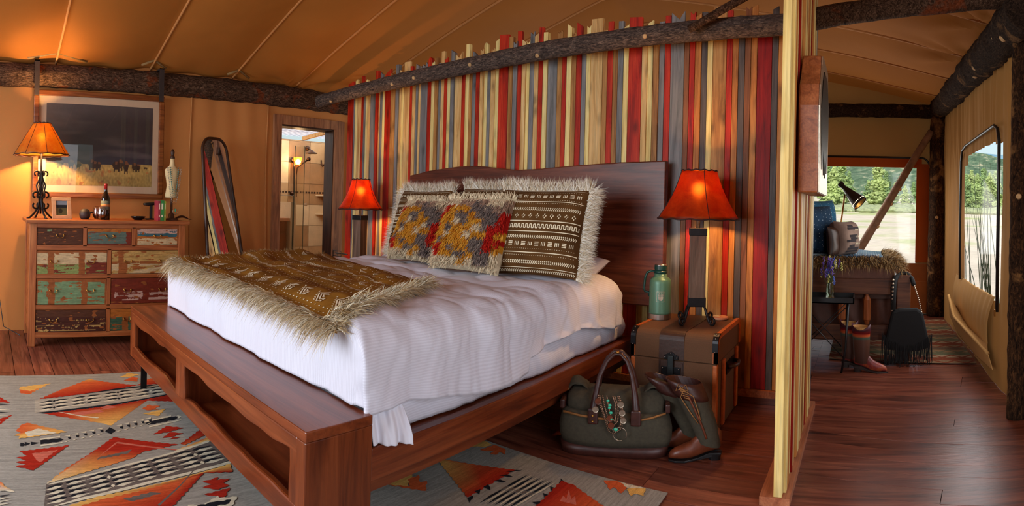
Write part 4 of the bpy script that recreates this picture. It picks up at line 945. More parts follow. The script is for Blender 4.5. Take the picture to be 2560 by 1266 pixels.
def paintcol(kind, k):
    def f(u, v):
        n = nz((u * 5, v * 9, k), 1); n2 = nz((u * 3, v * 26, k + 9), 1); n3 = nz((u * 40, v * 12, k), 1); w = cB['wood']; e = min(u, 1 - u) * 3; m = n * .6 + n2 * .5 + n3 * .25
        band = lambda c, s=.045: abs(u - c + .012 * nz((0, v * 9, k), 1)) < s
        if kind == 'walnut': c = cB['mint'] if (abs(u - .27) < .05 and abs(v - .88) < .05 + .03 * n) else (cB['wal'] if m > -.35 else cB['dk'])
        elif kind == 'bluegrey': c = cB['orange'] if v > .80 + .06 * n else (cB['red'] if (u > .88 + .03 * n or m > .42 or v < .08) else cB['blue'])
        elif kind == 'tealcream':
            c = cB['pink'] if v > .72 + .1 * n and m > -.25 else (cB['teal'] if v > .52 + .12 * n else (cB['orange'] if v > .40 + .1 * n or m > .3 else cB['cream']))
            if e < .07: c = w
        elif kind == 'creamgreen':
            c = w if (band(.2) or band(.64) or v > .92) else (cB['cream'] if v > .42 + .05 * n else (cB['green'] if m < .15 else cB['red']))
            if u > .7 and v < .5 + .04 * n: c = cB['red'] if m > -.3 else cB['green']
            if v > .9 and m > 0: c = w
        elif kind == 'ochre': c = w if (band(.14, .04) or (band(.2, .03) and v < .5) or m > .32 or (abs(v - .47) < .06 and m > -.2)) else (cB['ochre'] if v > .45 else cB['cream'] if m < 0 else cB['ochre'])
        elif kind == 'mint': c = w if (band(.215) or band(.685) or m > .34 or e < .05 or v > .9 + .06 * n) else cB['mint']
        elif kind == 'pinkred': c = (cB['pink'] if (m < .12 and not band(.52, .05)) else cB['red']) if .12 < v < .46 + .1 * n and .05 < u < .97 else cB['red']
        elif kind == 'flecks': c = cB['wal'] if v > .66 + .05 * n else (cB['ochre'] if n3 * .6 + n2 > .34 else cB['dk'])
        else: c = cB['orange'] if v > .62 + .06 * n else (w if (band(.22) or m > .36) else cB['gdk'])
        s = 1 + .12 * n3; return tuple(x * s for x in c[:3])
    return f
def bail(cy, cz, x):
    mb = MB(); mb.ball((x + .006, cy - .03, cz + .012), .008, 8, 6, sc=(.8, 1, 1)); mb.ball((x + .006, cy + .03, cz + .012), .008, 8, 6, sc=(.8, 1, 1))
    mb.tube([(x + .012, cy + .03 * math.cos(a), cz + .010 - .022 * math.sin(a)) for a in np.linspace(0, PI, 11)], .0032, 6); return mb
i = 0
for (z0, z1, n) in ROWS:
    W0, W1 = DYL + .06, DYR - .06; gap = .034; w = (W1 - W0 - gap * (n - 1)) / n
    for k in range(n):
        ya = W0 + k * (w + gap); yb = ya + w; ya += .004; yb -= .004; za, zb = z0 + .004, z1 - .004; lab, kind = PAT[i]
        g = MB(); g.grid(lambda u, v: (DX - .006 + .0012 * nz((u * 9, v * 9, i), 1), ya + (yb - ya) * u, za + (zb - za) * v), int(110 * w / .6) + 20, 44, col=paintcol(kind, i * 3.1))
        g.box((DX - .034, ya, za), (DX - .0065, yb, zb), cB['wood'][:3])
        d = do('drawer', g, M['paint'], label=lab)
        for cy in ((ya + yb) / 2,) if n == 3 else (ya + w * .24, ya + w * .76):
            hb = bail(cy, (za + zb) / 2, DX - .006); h = do('handle', hb, M['brass'], smooth=True); h.parent = d; 
            h.matrix_parent_inverse = Matrix.Identity(4)
        if k < n - 1: do('muntin', MB().box((DX - .03, yb + .004, z0 - .01), (DX - .003, yb + .004 + gap, z1 + .01)), M['dresser_z'], bevel=.002)
        i += 1
DT = 1.05
def dpos(px, X): p = onx(px, 545, X); return (X, p[1], DT)
# ---------------------------------------------------------------- lamps
def lamp_shade(t, z0, z1, r0, r1, mat, n=6, curve=.0, sides=40):
    prof = []
    for k in range(15):
        u = k / 14; prof.append((r0 + (r1 - r0) * u - curve * math.sin(PI * u), z0 + (z1 - z0) * u))
    mb = MB(); m = mb.lathe(prof, sides); mb.f = [f for f in mb.f if len(f) == 4]
    s = obj('lamp_shade', mb, mat, t, smooth=True, solid=.002)
    for r, z in ((r0, z0), (r1, z1)):
        k = 90; obj('lacing', MB().tube([((r + .002 * math.sin(11 * a)) * math.cos(a), (r + .002 * math.sin(11 * a)) * math.sin(a), z + .003 * math.sin(13 * a)) for a in np.linspace(0, 2 * PI, k)], .0045, 5, caps=False), M['lace'], s, smooth=True)
    for i in range(n):
        a = 2 * PI * (i + .13) / n; obj('seam', MB().tube([((r + .002) * math.cos(a), (r + .002) * math.sin(a), z) for r, z in prof], .0022, 5), M['lace'], s, smooth=True)
    return s
def bulb(t, z, e, col, loc, dx=0, dy=0):
    obj('bulb', MB().ball((dx, dy, z), .02, 14, 10, sc=(1, 1, 1.25)), M['bulb'], t, smooth=True)
    l = light('lamp_light', 'POINT', (loc[0] + dx, loc[1] + dy, loc[2] + z + .0), e, col, radius=.036); l.parent = t
    l.location = (dx, dy, z); l.visible_camera = True
    b = t.children[-2] if False else None
p = dpos(101, -4.82); lp = thing('table_lamp', 'scrolled black iron table lamp with glowing amber rawhide shade on the dresser', 'lamp', p)
zs0, zs1 = onx(100, 388, -4.82)[2] - DT, onx(98, 309, -4.82)[2] - DT
lamp_shade(lp, zs0, zs1, .242, .075, M['shade_amber'], 8)
bulb(lp, (zs0 + zs1) / 2 + .02, 95, (1, .60, .24), p)
obj('stem', MB().tube([(0, 0, .04), (0, 0, zs0 + .12)], .009, 8), M['iron'], lp, smooth=True)
def scroll(a, r, z, t, rad=.0075):   # spiral ending in a curl
    return None
def irontube(pts, a, rad=.0085, name='scroll'):
    mb = MB().tube([(r * math.cos(a), r * math.sin(a), z) for r, z in pts], rad, 7); return obj(name, mb, M['iron'], lp, smooth=True)
def curl(cx, cz, r, a0, a1, n=16, sh=.55): return [(cx + (r * (1 - sh * k / n)) * math.cos(a0 + (a1 - a0) * k / n), cz + (r * (1 - sh * k / n)) * math.sin(a0 + (a1 - a0) * k / n)) for k in range(n + 1)]
for q in range(4):
    a = math.radians(20) + q * PI / 2
    leg = [(.13, .0), (.10, .01), (.06, .045), (.03, .09), (.014, .15), (.018, .2)] + curl(.05, .2, .035, PI, -PI * .9)[:13]
    irontube(leg, a)
    irontube([(.014, .13)] + curl(.052, .115, .034, PI * .95, PI * 2.6)[0:14], a)
    irontube([(.012, .17), (.03, .23), (.045, .285), (.022, .33), (.012, .36), (.02, .385)] + curl(.045, .385, .028, PI, -PI * .8)[:13], a, .007)
# right-hand table lamp on the trunk and its twin on the far bedside stand
def block_lamp(label, loc, hb, z0, z1, r0, r1, curve, lean=0, yaw=0, e=10, feet=True):
    t = thing('block_lamp', label, 'lamp', loc, yaw, 'bedside lamps with red rawhide shades')
    lamp_shade(t, z0, z1, r0, r1, M['shade_red'], 4, curve)
    obj('post', MB().box((-.05, -.05, hb), (.05, .05, z0 - .06)), M['lampwood'], t, bevel=.006)
    obj('metal_cap', MB().box((-.054, -.054, z0 - .10), (.054, .054, z0 - .055)), M['blackmetal'], t, bevel=.003)
    obj('metal_foot', MB().box((-.054, -.054, hb - .01), (.054, .054, hb + .045)), M['blackmetal'], t, bevel=.003)
    obj('neck', MB().tube([(0, 0, z0 - .06), (0, 0, z0 + .1)], .012, 10), M['silver'], t, smooth=True)
    if feet:
        for q in range(4):
            a = PI / 4 + q * PI / 2; pts = [(.035, hb), (.06, hb - .002), (.078, hb - .03), (.088, hb - .06), (.105, .025), (.122, .010)] + curl(.128, .034, .024, -PI / 2, PI * 1.35, 16, .55)
            mb = MB().tube([(r * math.cos(a), r * math.sin(a), z) for r, z in pts], .0075, 8); obj('scroll_foot', mb, M['iron'], t, smooth=True)
    bulb(t, z0 + (z1 - z0) * .62, e, (1, .54, .22), loc); return t
TZ = .56
p = onz(1744, 800, TZ); L1 = (-1.0, 3.27, TZ)
block_lamp('weathered block lamp with glowing red shade on the canvas trunk right of the bed', L1, .12, .64, .935, .25, .108, .016, yaw=.35, e=24)
L2 = (-4.16, 3.28, .58)
block_lamp('weathered block lamp with glowing red shade behind the bed, left of the pillows', L2, .02, .605, .89, .213, .085, .02, yaw=.2, e=24, feet=False)
ns = thing('bedside_stand', 'small dark bedside stand behind the far side of the bed under the left lamp', 'stand', (-4.2, 3.3, 0))
obj('top', MB().box((-.24, -.2, .55), (.24, .2, .58)), M['darkwood'], ns, bevel=.003); obj('cabinet', MB().box((-.2, -.17, .12), (.2, .17, .55)), M['darkwood'], ns)
for x in (-.2, .17):
    for y in (-.17, .14): obj('leg', MB().box((x, y, 0), (x + .03, y + .03, .12)), M['darkwood'], ns)
wf_ = thing('wire_holder', 'thin black wire holder standing beside the left red lamp', 'holder', (-4.36, 3.2, .58))
mb = MB(); mb.tube([(-.06, -.04, 0), (-.06, -.04, .2), (.07, -.04, .2), (.07, -.04, .0)], .004, 6); mb.tube([(-.06, -.04, .15), (.07, -.04, .15)], .004, 6); mb.tube([(-.1, .02, .17), (.09, .02, .17)], .006, 6); mb.tube([(0, -.04, .17), (0, .02, .17)], .004, 6)
obj('wire', mb, M['black'], wf_, smooth=True)
# ---------------------------------------------------------------- picture over the dresser
PY0, PY1 = onx(84, 300, WX + .08)[1], onx(412, 300, WX + .08)[1]
zt0, zb0 = onx(84, 219, WX + .07)[2], 1.30
pf = thing('framed_photograph', 'large framed print of bison on golden grass under a dark storm sky', 'picture', (WX + .06, (PY0 + PY1) / 2, 1.30))
PZ0 = onx(300, 497, WX + .06)[2]; PZ1 = onx(240, 231, WX + .06)[2]; Rl = Matrix.Rotation(math.radians(-1.5), 4, 'Y')
def pframe(a, b, c, d, x0, x1): return [((x0, a, b), (x1, c, d))]
wF = .05
for (a, b, c, d) in ((PY0, PZ0, PY1, PZ0 + wF), (PY0, PZ1 - wF, PY1, PZ1), (PY0, PZ0 + wF, PY0 + wF, PZ1 - wF), (PY1 - wF, PZ0 + wF, PY1, PZ1 - wF)):
    obj('frame_side', MB().box((WX + .03, a, b), (WX + .075, c, d)), M['goldframe'], pf, bevel=.008, world=True)
obj('mat_board', MB().box((WX + .035, PY0 + wF, PZ0 + wF), (WX + .048, PY1 - wF, PZ1 - wF)), M['mat_board'], pf, world=True)
qy0, qy1, qz0, qz1 = PY0 + .12, PY1 - .11, PZ0 + .115, PZ1 - .115
BIS = [(.425, .275, .032, .055), (.455, .262, .03, .05), (.49, .26, .024, .045), (.66, .262, .042, .055), (.695, .28, .03, .06), (.75, .258, .026, .07), (.83, .258, .024, .052), (.865, .25, .022, .042), (.94, .24, .018, .012), (.13, .27, .035, .04), (.235, .275, .03, .045), (.30, .26, .03, .04)]
def pc_(u, v):
    s = nz((u * 2.2 + 5, v * 9, 1), 1) + .4 * nz((u * 6, v * 20, 2), 1)
    hz = .268 + .012 * math.sin(u * 9) * (1 if u > .7 else .3)
    if v > hz:
        t = (v - hz) / (1 - hz); base = np.array([.028, .023, .024]) * (1.0 + .5 * t); base = base + np.array([.0, .004, .02]) * max(0, 1 - t * 2) * (u > .4)
        base = base + np.array([.10, .075, .06]) * max(0, s - .12) * (1.2 - t); base = base + np.array([.09, .05, .025]) * max(0, 1 - u * 4) * .7
        if v > .8: base = base + np.array([.035, .028, .026]) * (v - .8) * 5
    else:
        g = nz((u * 60, v * 25, 3), 1); k = .75 + .35 * g + .3 * nz((u * 8, v * 10, 8), 1); base = np.array([.52, .33, .09]) * k * (.75 + .5 * v / hz)
        if nz((u * 20, v * 14, 6), 1) > .42: base = base * np.array([.9, .55, .5])
    for (bx, by, a, b) in BIS:
        h = .7 if bx > .35 else .5
        dx, dy = (u - bx) / a, (v - by) / b
        r = dx * dx + dy * dy * (1.0 if dy < 0 else 1.3)
        leg = abs(dx) < .75 and -1.5 < dy < -.5 and (abs(abs(dx) - .5) < .2)
        if r < 1 + .2 * nz((u * 50, v * 50, 1), 1) or leg:
            base = np.array([.17, .06, .024]) if (dy > .2 and dx > -.3) else np.array([.035, .015, .009])
            if bx < .35: base = base * .5 + np.array([.05, .07, .03])
    return tuple(max(0, float(x)) for x in base)
pm = MB(); pm.grid(lambda u, v: (WX + .0495, qy0 + (qy1 - qy0) * u, qz0 + (qz1 - qz0) * v), 230, 190, col=pc_)
obj('print', pm, M['print'], pf, world=True); obj('glazing', MB().box((WX + .055, PY0 + wF, PZ0 + wF), (WX + .057, PY1 - wF, PZ1 - wF)), glass('picture_glass', mixf=.98), pf, world=True)
# ---------------------------------------------------------------- things on the dresser
p = dpos(155, -4.72); t = thing('photo_frame', 'small pale wood photo frame leaning on the dresser beside the iron lamp', 'photo frame', p, .12)
Rk = Matrix.Rotation(math.radians(-14), 3, 'Y')
mb = MB()
for a, b, c, d in ((-.085, 0, .085, .032), (-.085, .16, .085, .19), (-.085, .032, -.05, .16), (.05, .032, .085, .16)): mb.box((-.008, a, b), (.012, c, d), R=Rk)
obj('frame', mb, M['peach_frame'], t, bevel=.002)
mb = MB(); mb.grid(lambda u, v: tuple(Rk @ Vector((.002, -.05 + .1 * u, .032 + .128 * v))), 20, 24, col=lambda u, v: (.25, .3, .34) if v > .72 else ((.02, .025, .03) if v > .5 else ((.03, .03, .02) if (u - .4) ** 2 + (v - .3) ** 2 < .03 else (.10, .10, .045))))
obj('photo', mb, M['print'], t)
p = dpos(212, -4.75); t = thing('pomegranate', 'dark brown round carved fruit on the dresser between photo frame and wine glasses', 'ornament', p)
obj('fruit', MB().lathe([(.0, 0), (.03, .002), (.046, .02), (.050, .045), (.044, .07), (.028, .088), (.0, .093)], 20), plain('burnt_wood', rgb(42, 26, 24), .6), t, smooth=True)
obj('stem', MB().tube([(0, .04, .055), (0, .06, .062), (0, .066, .066)], [.010, .008, .012], 8), plain('burnt_stem', rgb(42, 26, 24), .6), t, smooth=True)
for px, X, lab in ((243, -4.76, 'stemless glass of red wine on the dresser, left one beside the bottle'), (254, -4.70, 'stemless glass of red wine on the dresser, touching the wine bottle')):
    t = thing('wine_glass', lab, 'glass', dpos(px, X), 0, 'stemless wine glasses on the dresser')
    obj('bowl', MB().lathe([(.0, .002), (.022, .002), (.040, .03), (.044, .055), (.038, .085), (.030, .115), (.0295, .115), (.037, .085), (.043, .055), (.039, .031), (.0, .006)], 24), glass('wine_glass_' + str(px), (.9, .85, .85, 1), .86), t, smooth=True)
    obj('wine', MB().lathe([(.0, .007), (.024, .008), (.038, .03), (.0415, .045), (.0, .045)], 20), M['wine'], t, smooth=True)
t = thing('wine_bottle', 'dark red wine bottle with green label and red foil neck on the dresser', 'bottle', dpos(263, -4.73))
obj('bottle', MB().lathe([(.0, .003), (.038, 0), (.040, .01), (.040, .17), (.034, .2), (.018, .235), (.0145, .26), (.0145, .305), (0, .305)], 26), M['winebottle'], t, smooth=True)
obj('foil', MB().lathe([(.0152, .262), (.0155, .30), (.017, .302), (.017, .312), (0, .313)], 18), M['red_foil'], t, smooth=True)
obj('label', MB().lathe([(.0406, .085), (.0406, .165)], 26), M['label_g'], t, smooth=True); obj('label_band', MB().lathe([(.0412, .115), (.0412, .135)], 26), M['label_o'], t, smooth=True)
t = thing('black_bowl', 'shallow glossy black bowl on the dresser', 'bowl', dpos(345, -4.74))
obj('bowl', MB().lathe([(.0, 0), (.035, 0), (.062, .022), (.068, .032), (.066, .033), (.058, .022), (.03, .006), (0, .005)], 26, sq=1), plain('black_glaze', rgb(14, 16, 18), .15), t, smooth=True)
t = thing('bookend', 'black iron anvil-shaped bookend stand on the dresser behind the books', 'bookend', dpos(377, -4.86))
obj('base', MB().box((-.05, -.06, 0), (.05, .06, .012)), M['black'], t, bevel=.003); obj('post', MB().box((-.01, -.012, .01), (.01, .012, .13)), M['black'], t)
obj('anvil', MB().loft([((0, -.07, .14), (.02, 0, 0), (0, 0, .012)), ((0, -.03, .14), (.025, 0, 0), (0, 0, .016)), ((0, .03, .145), (.02, 0, 0), (0, 0, .014)), ((0, .12, .147), (.003, 0, 0), (0, 0, .003))], 10), M['black'], t, smooth=True)
for k, (px, lab, w, h) in enumerate(((393, 'crimson paperback, leftmost of three books on the dresser', .020, .175), (400, 'thick green paperback, middle of three books on the dresser', .034, .178), (407, 'slim lime green paperback, rightmost of three books on the dresser', .014, .172))):
    t = thing('book', lab, 'book', dpos(px, -4.72), .0, 'three upright books on the dresser')
    mb = MB(); mb.box((-.06, -w / 2, 0), (.06, -w / 2 + .002, h)); mb.box((-.06, w / 2 - .002, 0), (.06, w / 2, h)); mb.box((.058, -w / 2, 0), (.061, w / 2, h)); obj('cover', mb, M['books'][k], t)
    obj('pages', MB().box((-.058, -w / 2 + .002, .003), (.058, w / 2 - .002, h - .003)), M['paper'], t)
    [obj('spine_lettering', MB().box((.0611, -w * .22, a), (.0615, w * .22, b)), M['cream'], t) for a, b in ((.03, .05), (.1, .15))]
BZ = onx(425, 380, -4.78)[2] - DT
t = thing('jewelry_bust', 'cream linen jewelry bust with dark wood finial on a turned stand', 'bust', dpos(428, -4.80))
k = BZ / .47
Rg = lambda z, a, b: ((0, 0, z * k), (b, 0, 0), (0, a, 0))
obj('torso', MB().loft([Rg(.155, .058, .05), Rg(.17, .062, .055), Rg(.2, .055, .05), Rg(.24, .048, .045), Rg(.28, .055, .055), Rg(.32, .066, .058), Rg(.345, .07, .05), Rg(.36, .055, .042), Rg(.375, .028, .028), Rg(.40, .021, .021), Rg(.425, .02, .02)], 24), M['bust'], t, smooth=True)
obj('finial', MB().lathe([(0, .425 * k), (.022, .425 * k), (.02, .44 * k), (.012, .448 * k), (.018, .46 * k), (.018, .475 * k), (.008, .49 * k), (0, .492 * k)], 16), M['darkwood'], t, smooth=True)
obj('stand', MB().lathe([(0, 0), (.062, 0), (.06, .01), (.03, .02), (.025, .055), (.012, .07), (.010, .155 * k), (0, .156 * k)], 20), plain('pewter_stand', rgb(105, 80, 68), .5, .4), t, smooth=True)
nk = thing('turquoise_necklaces', 'layered silver bead and turquoise necklaces draped over the linen bust', 'necklace', tuple(np.array(dpos(428, -4.80)) + np.array([.03, 0, .1])))
def beadchain(mb, pts, r, n):
    P = [Vector(p) for p in pts]; L = [0]
    for a, b in zip(P[:-1], P[1:]): L.append(L[-1] + (b - a).length)
    for i in range(n):
        s = L[-1] * i / max(1, n - 1); j = max(0, min(len(P) - 2, next((q for q in range(len(L) - 1) if L[q + 1] >= s - 1e-9), len(P) - 2))); f = (s - L[j]) / max(1e-9, L[j + 1] - L[j])
        mb.ball(tuple(P[j].lerp(P[j + 1], f)), r, 6, 4)
for a, zb, kind in ((.062, .16, 0), (.055, .11, 0), (.042, .20, 1), (.035, .17, 1), (.068, .13, 0)):
    pts = []
    for s in np.linspace(-1, 1, 21):
        yy = a * math.copysign(abs(s) ** .6, s); zz = (.36 - (.36 - zb) * (1 - abs(s) ** 1.6)) * k - .1
        pts.append((.03 + .018 * (1 - abs(s)), yy, zz))
    mb = MB(); beadchain(mb, pts, .0038 if kind == 0 else .0052, 46 if kind == 0 else 30); obj('bead_strand', mb, M['silver'] if kind == 0 else plain('turq_chip', rgb(92, 130, 118), .5), nk, smooth=True, kind='stuff')
obj('ring_pendant', MB().tube([(.05, .024 * math.cos(a) + .01, -.02 + .024 * math.sin(a)) for a in np.linspace(0, 2 * PI, 24)], .003, 6), M['silver'], nk, smooth=True); obj('turquoise_pendant', MB().ball((.052, .01, -.01), .010, 10, 8, sc=(.5, .7, 1.6)), M['turq'], nk, smooth=True)
t = thing('leather_scoop', 'curled dark brown leather piece lying on the dresser beside the bust', 'ornament', dpos(452, -4.83))
obj('leaf', MB().grid(lambda u, v: (.06 * (v - .5) * (1 - u * .6), -.07 + .17 * u, .006 + .035 * math.sin(PI * min(1, u * 1.1)) * (1 - (2 * v - 1) ** 2 * .5)), 16, 8), M['leather_dark'], t, smooth=True, solid=.004)
cd = tag(obj('lamp_cord', MB().tube([(-5.04, .1, .42 - .0), (-5.06, .16, .05), (-5.0, .26, .012), (-4.9, .3, .01)], .004, 6), M['black'], smooth=True, base=(-5.0, .2, 0)), 'thin dark cord on the floor left of the dresser', 'cord')
# ---------------------------------------------------------------- leaning mirror
mr = thing('floor_mirror', 'tall narrow dark-framed mirror with rounded corners leaning on the canvas wall', 'mirror', (-4.9, 2.1, 0))
A0 = Vector(onx(505, 344, -4.84)); A1 = Vector(onx(562, 350, -5.09)); B0 = Vector(onx(520, 664, -4.64)); B1 = Vector(onx(608, 658, -4.955))
def mpt(u, v): return A0 * (1 - u) * (1 - v) + A1 * u * (1 - v) + B1 * u * v + B0 * (1 - u) * v
def rr_outline(ins, n=8):
    pts = []; ru, rv = .34, .10
    for (cu, cv, a0) in ((1 - ru, rv, -PI / 2), (1 - ru, 1 - rv, 0), (ru, 1 - rv, PI / 2), (ru, rv, PI)):
        for k in range(n + 1): a = a0 + PI / 2 * k / n; pts.append(mpt(cu + (ru - ins * 4.5) * math.cos(a), cv + (rv - ins) * math.sin(a)))
    return pts
nrm = (A1 - A0).cross(B0 - A0).normalized(); nrm = nrm if nrm.dot(Vector((0, 0, EYE)) - A0) > 0 else -nrm
ol = rr_outline(.0); obj('frame', MB().tube([tuple(p) for p in ol + ol[:2]], .016, 8, caps=False), M['darkwood'], mr, smooth=True, world=True)
ol = rr_outline(.006); obj('mirror_glass', MB().prism([tuple(p + nrm * .002) for p in ol], tuple(-nrm * .008)), M['mirror'], mr, world=True)
for a_, b_ in ((B0, B1), (B1, B0)):
    p_ = a_.lerp(b_, .3); q_ = a_.lerp(b_, .3).lerp(A0.lerp(A1, .5), .3) - nrm * .04; obj('stand_leg', MB().tube([tuple(q_), tuple(p_ - nrm * .05), (p_.x - nrm.x * .06, p_.y - nrm.y * .06, .012)], .011, 8), M['darkwood'], mr, smooth=True, world=True)
for z_ in (.012, .3): obj('stand_bar', MB().tube([(B0.lerp(B1, .3).x - nrm.x * .06, B0.lerp(B1, .3).y - nrm.y * .06, z_), (B1.lerp(B0, .3).x - nrm.x * .06, B1.lerp(B0, .3).y - nrm.y * .06, z_)], .011, 8), M['darkwood'], mr, smooth=True, world=True)
ol = rr_outline(.001); obj('backing', MB().prism([tuple(p - nrm * .008) for p in ol], tuple(-nrm * .012)), M['darkwood'], mr, world=True)
# ================================================================ bathroom door and what shows through it
d1_ = struct('door_1'); JX = WX - .16
obj('casing', MB().box((WX, 2.85, 0), (WX + .035, 2.945, 2.16)), M['doorwood'], d1_, bevel=.003); obj('casing', MB().box((WX, 3.635, 0), (WX + .035, 3.76, 2.16)), M['doorwood'], d1_, bevel=.003)
obj('head_casing', MB().box((WX, 2.945, 2.06), (WX + .034, 3.635, 2.16)), M['doorwood'], d1_, bevel=.003)
obj('jamb', MB().box((JX, 2.92, 0), (WX + .005, 2.95, 2.06)), M['doorwood'], d1_); obj('jamb', MB().box((JX, 3.625, 0), (WX + .005, 3.655, 2.06)), M['darkwood'], d1_); obj('head_jamb', MB().box((JX, 2.95, 2.045), (WX + .005, 3.625, 2.06)), M['darkwood'], d1_)
TX = -6.75
tw_ = struct('wall_shower', MB().box((TX - .05, 3.2, 0), (TX - .012, 5.2, 2.12)), M['grout'])
ty0 = onx(792, 400, TX)[1]; cw = .37; rh = .30
zrow = [onx(760, y, TX)[2] for y in (621, 556, 512, 477)]
def tile_wall(x_or_y, along, a0, a1, z0, z1, cw, rh, off, parent, axis):
    r = 0; z = z0
    while z < z1 - .01:
        zz = min(z + rh, z1); a = a0 - (off if r % 2 else 0)
        while a < a1 - .01:
            b = min(a + cw, a1); aa = max(a, a0)
            if b - aa > .02:
                m = random.choice(M['tile'])
                if axis == 'x': mb = MB().box((x_or_y - .012, aa + .002, z + .002), (x_or_y, b - .002, zz - .002))
                else: mb = MB().box((aa + .002, x_or_y - .012, z + .002), (b - .002, x_or_y, zz - .002))
                obj('tile', mb, m, parent)
            a += cw
        z += rh; r += 1
tile_wall(TX, 0, 3.3, 4.66, .0, 2.12, .36, .30, .0, tw_, 'x')
ms = MB()
for yy in np.arange(3.4, 4.64, .048): ms.box((TX, yy, 1.365), (TX + .004, yy + .026, 1.39))
obj('mosaic_band', ms, plain('dark_mosaic', rgb(60, 42, 30), .4), tw_, kind='stuff')
tr_ = struct('wall_shower_side', MB().box((TX, 4.66, 0), (WX - .2, 4.7, 2.12)), M['grout'])
tile_wall(4.66, 0, TX, WX - .3, 0, 2.12, .36, .30, .12, tr_, 'y')
struct('wall_bath_left', MB().box((TX - .05, 2.2, 0), (WX - .17, 2.25, 2.2)), M['canvas']); struct('floor_bath', MB().box((TX - .05, 2.2, -.03), (WX - .05, 4.7, .0)), M['tile'][1])
for i in range(2):
    sh_ = thing('corner_shelf', 'small stone corner shelf in the shower, %s one' % ('upper' if i else 'lower'), 'shelf', (TX + .07, 4.60, 1.06 + .27 * i), 0, 'shower corner shelves'); obj('slab', MB().prism([(-.07, .06, 0), (.10, .06, 0), (-.07, -.11, 0)], (0, 0, .02)), M['tile'][2], sh_)
# corrugated translucent roof
tl = NT('corrugated_sheet'); q = tl.n('BsdfTranslucent'); q.inputs[0].default_value = (.95, .95, .95, 1); mx = tl.n('MixShader'); mx.inputs[0].default_value = .8
tl.fin((.9, .9, .9, 1), .5); tl.l(tl.b.outputs[0], mx.inputs[1]); tl.l(q.outputs[0], mx.inputs[2]); tl.l(mx.outputs[0], tl.o.inputs[0])
rfb = struct('ceiling_bath', MB().grid(lambda u, v: (TX - .1 + u * 1.62, 2.2 + v * 2.5, 2.19 + .09 * u + .012 * math.sin(v * 2.75 * 2 * PI / .075)), 4, 300), tl.m, smooth=True)
for xx in (-6.55, -6.0, -5.5): obj('rafter', MB().box((xx - .02, 2.2, 2.33 + (xx + 6.85) * .136), (xx + .02, 4.7, 2.385 + (xx + 6.85) * .136)), M['t'] if 'M_t' in M else M['w_t'], rfb)
for yy in (3.5, 4.25): obj('purlin', MB().prism([(TX, yy - .02, 2.12), (TX, yy + .02, 2.12), (WX - .2, yy + .02, 2.21), (WX - .2, yy - .02, 2.21)], (0, 0, .05)), M['w_t'], rfb)
# vanity
vt = thing('vanity_cabinet', 'reddish wood vanity cabinet with stone top seen through the bathroom doorway', 'cabinet', (-6.3, 2.95, 0))
vy = onx(721, 600, -6.0)[1]; vz = onx(705, 545, -6.0)[2]
obj('body', MB().box((-6.6, 2.5, .08), (-6.0, vy - .03, vz - .04)), M['cabinet'], vt, world=True); obj('counter', MB().box((-6.62, 2.5, vz - .04), (-5.98, vy, vz)), M['counter'], vt, world=True, bevel=.004); obj('splash', MB().box((-6.66, 2.5, vz), (-6.63, vy + .02, vz + .1)), M['counter'], vt, world=True)
dv = obj('door', MB().box((-6.0, vy - .33, .14), (-5.982, vy - .06, vz - .2)), M['cabinet'], vt, world=True, bevel=.003); obj('drawer', MB().box((-6.0, vy - .33, vz - .18), (-5.982, vy - .06, vz - .06)), M['cabinet'], vt, world=True, bevel=.003)
pw = struct('trim_1', MB().box((-6.62, vy + .01, 0), (-5.98, vy + .09, vz + .2)), M['tile'][2])
# glass screens
gx = -5.95
def pane(name, label, pts):
    t = thing(name, label, 'glass panel', tuple(pts[0])); obj('pane', MB().prism(pts, (0, .0, .0) if False else (.008, 0, 0)), M['glass'], t, world=True)
    obj('edge', MB().tube([tuple(p) for p in pts] + [tuple(pts[0])], .005, 5), plain('green_glass_edge', rgb(40, 60, 52), .3), t, world=True); return t
P_ = lambda x, y: tuple(onx(x, y, gx))
g1 = [P_(759, 364), P_(762, 364), P_(762, 640), P_(759, 640)]
yA, yB = P_(735, 500)[1], P_(759, 500)[1]; zA = P_(759, 366)[2]; zB = P_(735, 490)[2]; yC = 3.05
pane('tall_glass_screen', 'tall frameless glass shower screen with dark vertical edge', [(gx, yA, .02), (gx, yB, .02), (gx, yB, zA), (gx, yA, zA)])
pane('low_glass_screen', 'lower glass shower screen notched over the vanity', [(gx - .02, yC, .02), (gx - .02, yA, .02), (gx - .02, yA, zB), (gx - .02, yC, zB)])
# shower fittings on the tiled wall
def PT(x, y, X=TX + .03): return tuple(onx(x, y, X))
t = thing('shower_head', 'dark bronze rain shower head on a short arm above the tiles', 'shower head', PT(769, 371)); mb = MB()
mb.lathe([(0, 0), (.035, 0), (.03, .02), (0, .025)], 14, PT(769, 371)); obj('flange', MB().ball(PT(769, 371), .035, 12, 8), M['bronze'], t, smooth=True, world=True)
c = Vector(PT(779, 381, TX + .22)); obj('arm', MB().tube([PT(770, 371), tuple(c + Vector((-.05, 0, .05))), tuple(c)], .012, 8), M['bronze'], t, smooth=True, world=True)
obj('rose', MB().lathe([(0, .035), (.02, .03), (.03, .01), (.082, -.012), (.082, -.02), (0, -.022)], 20, tuple(c)), M['bronze'], t, smooth=True, world=True)
t = thing('hand_shower', 'slender bronze hand shower on its angled bracket below the rain head', 'hand shower', PT(771, 400))
obj('handle', MB().tube([PT(771, 399, TX + .1), PT(756, 409, TX + .1), PT(743, 420, TX + .1), PT(741, 440, TX + .06), PT(741, 492, TX + .04)], [.013, .011, .010, .008, .008], 8), M['bronze'], t, smooth=True, world=True); obj('head', MB().ball(PT(772, 398, TX + .11), .03, 10, 8), M['bronze'], t, smooth=True, world=True)
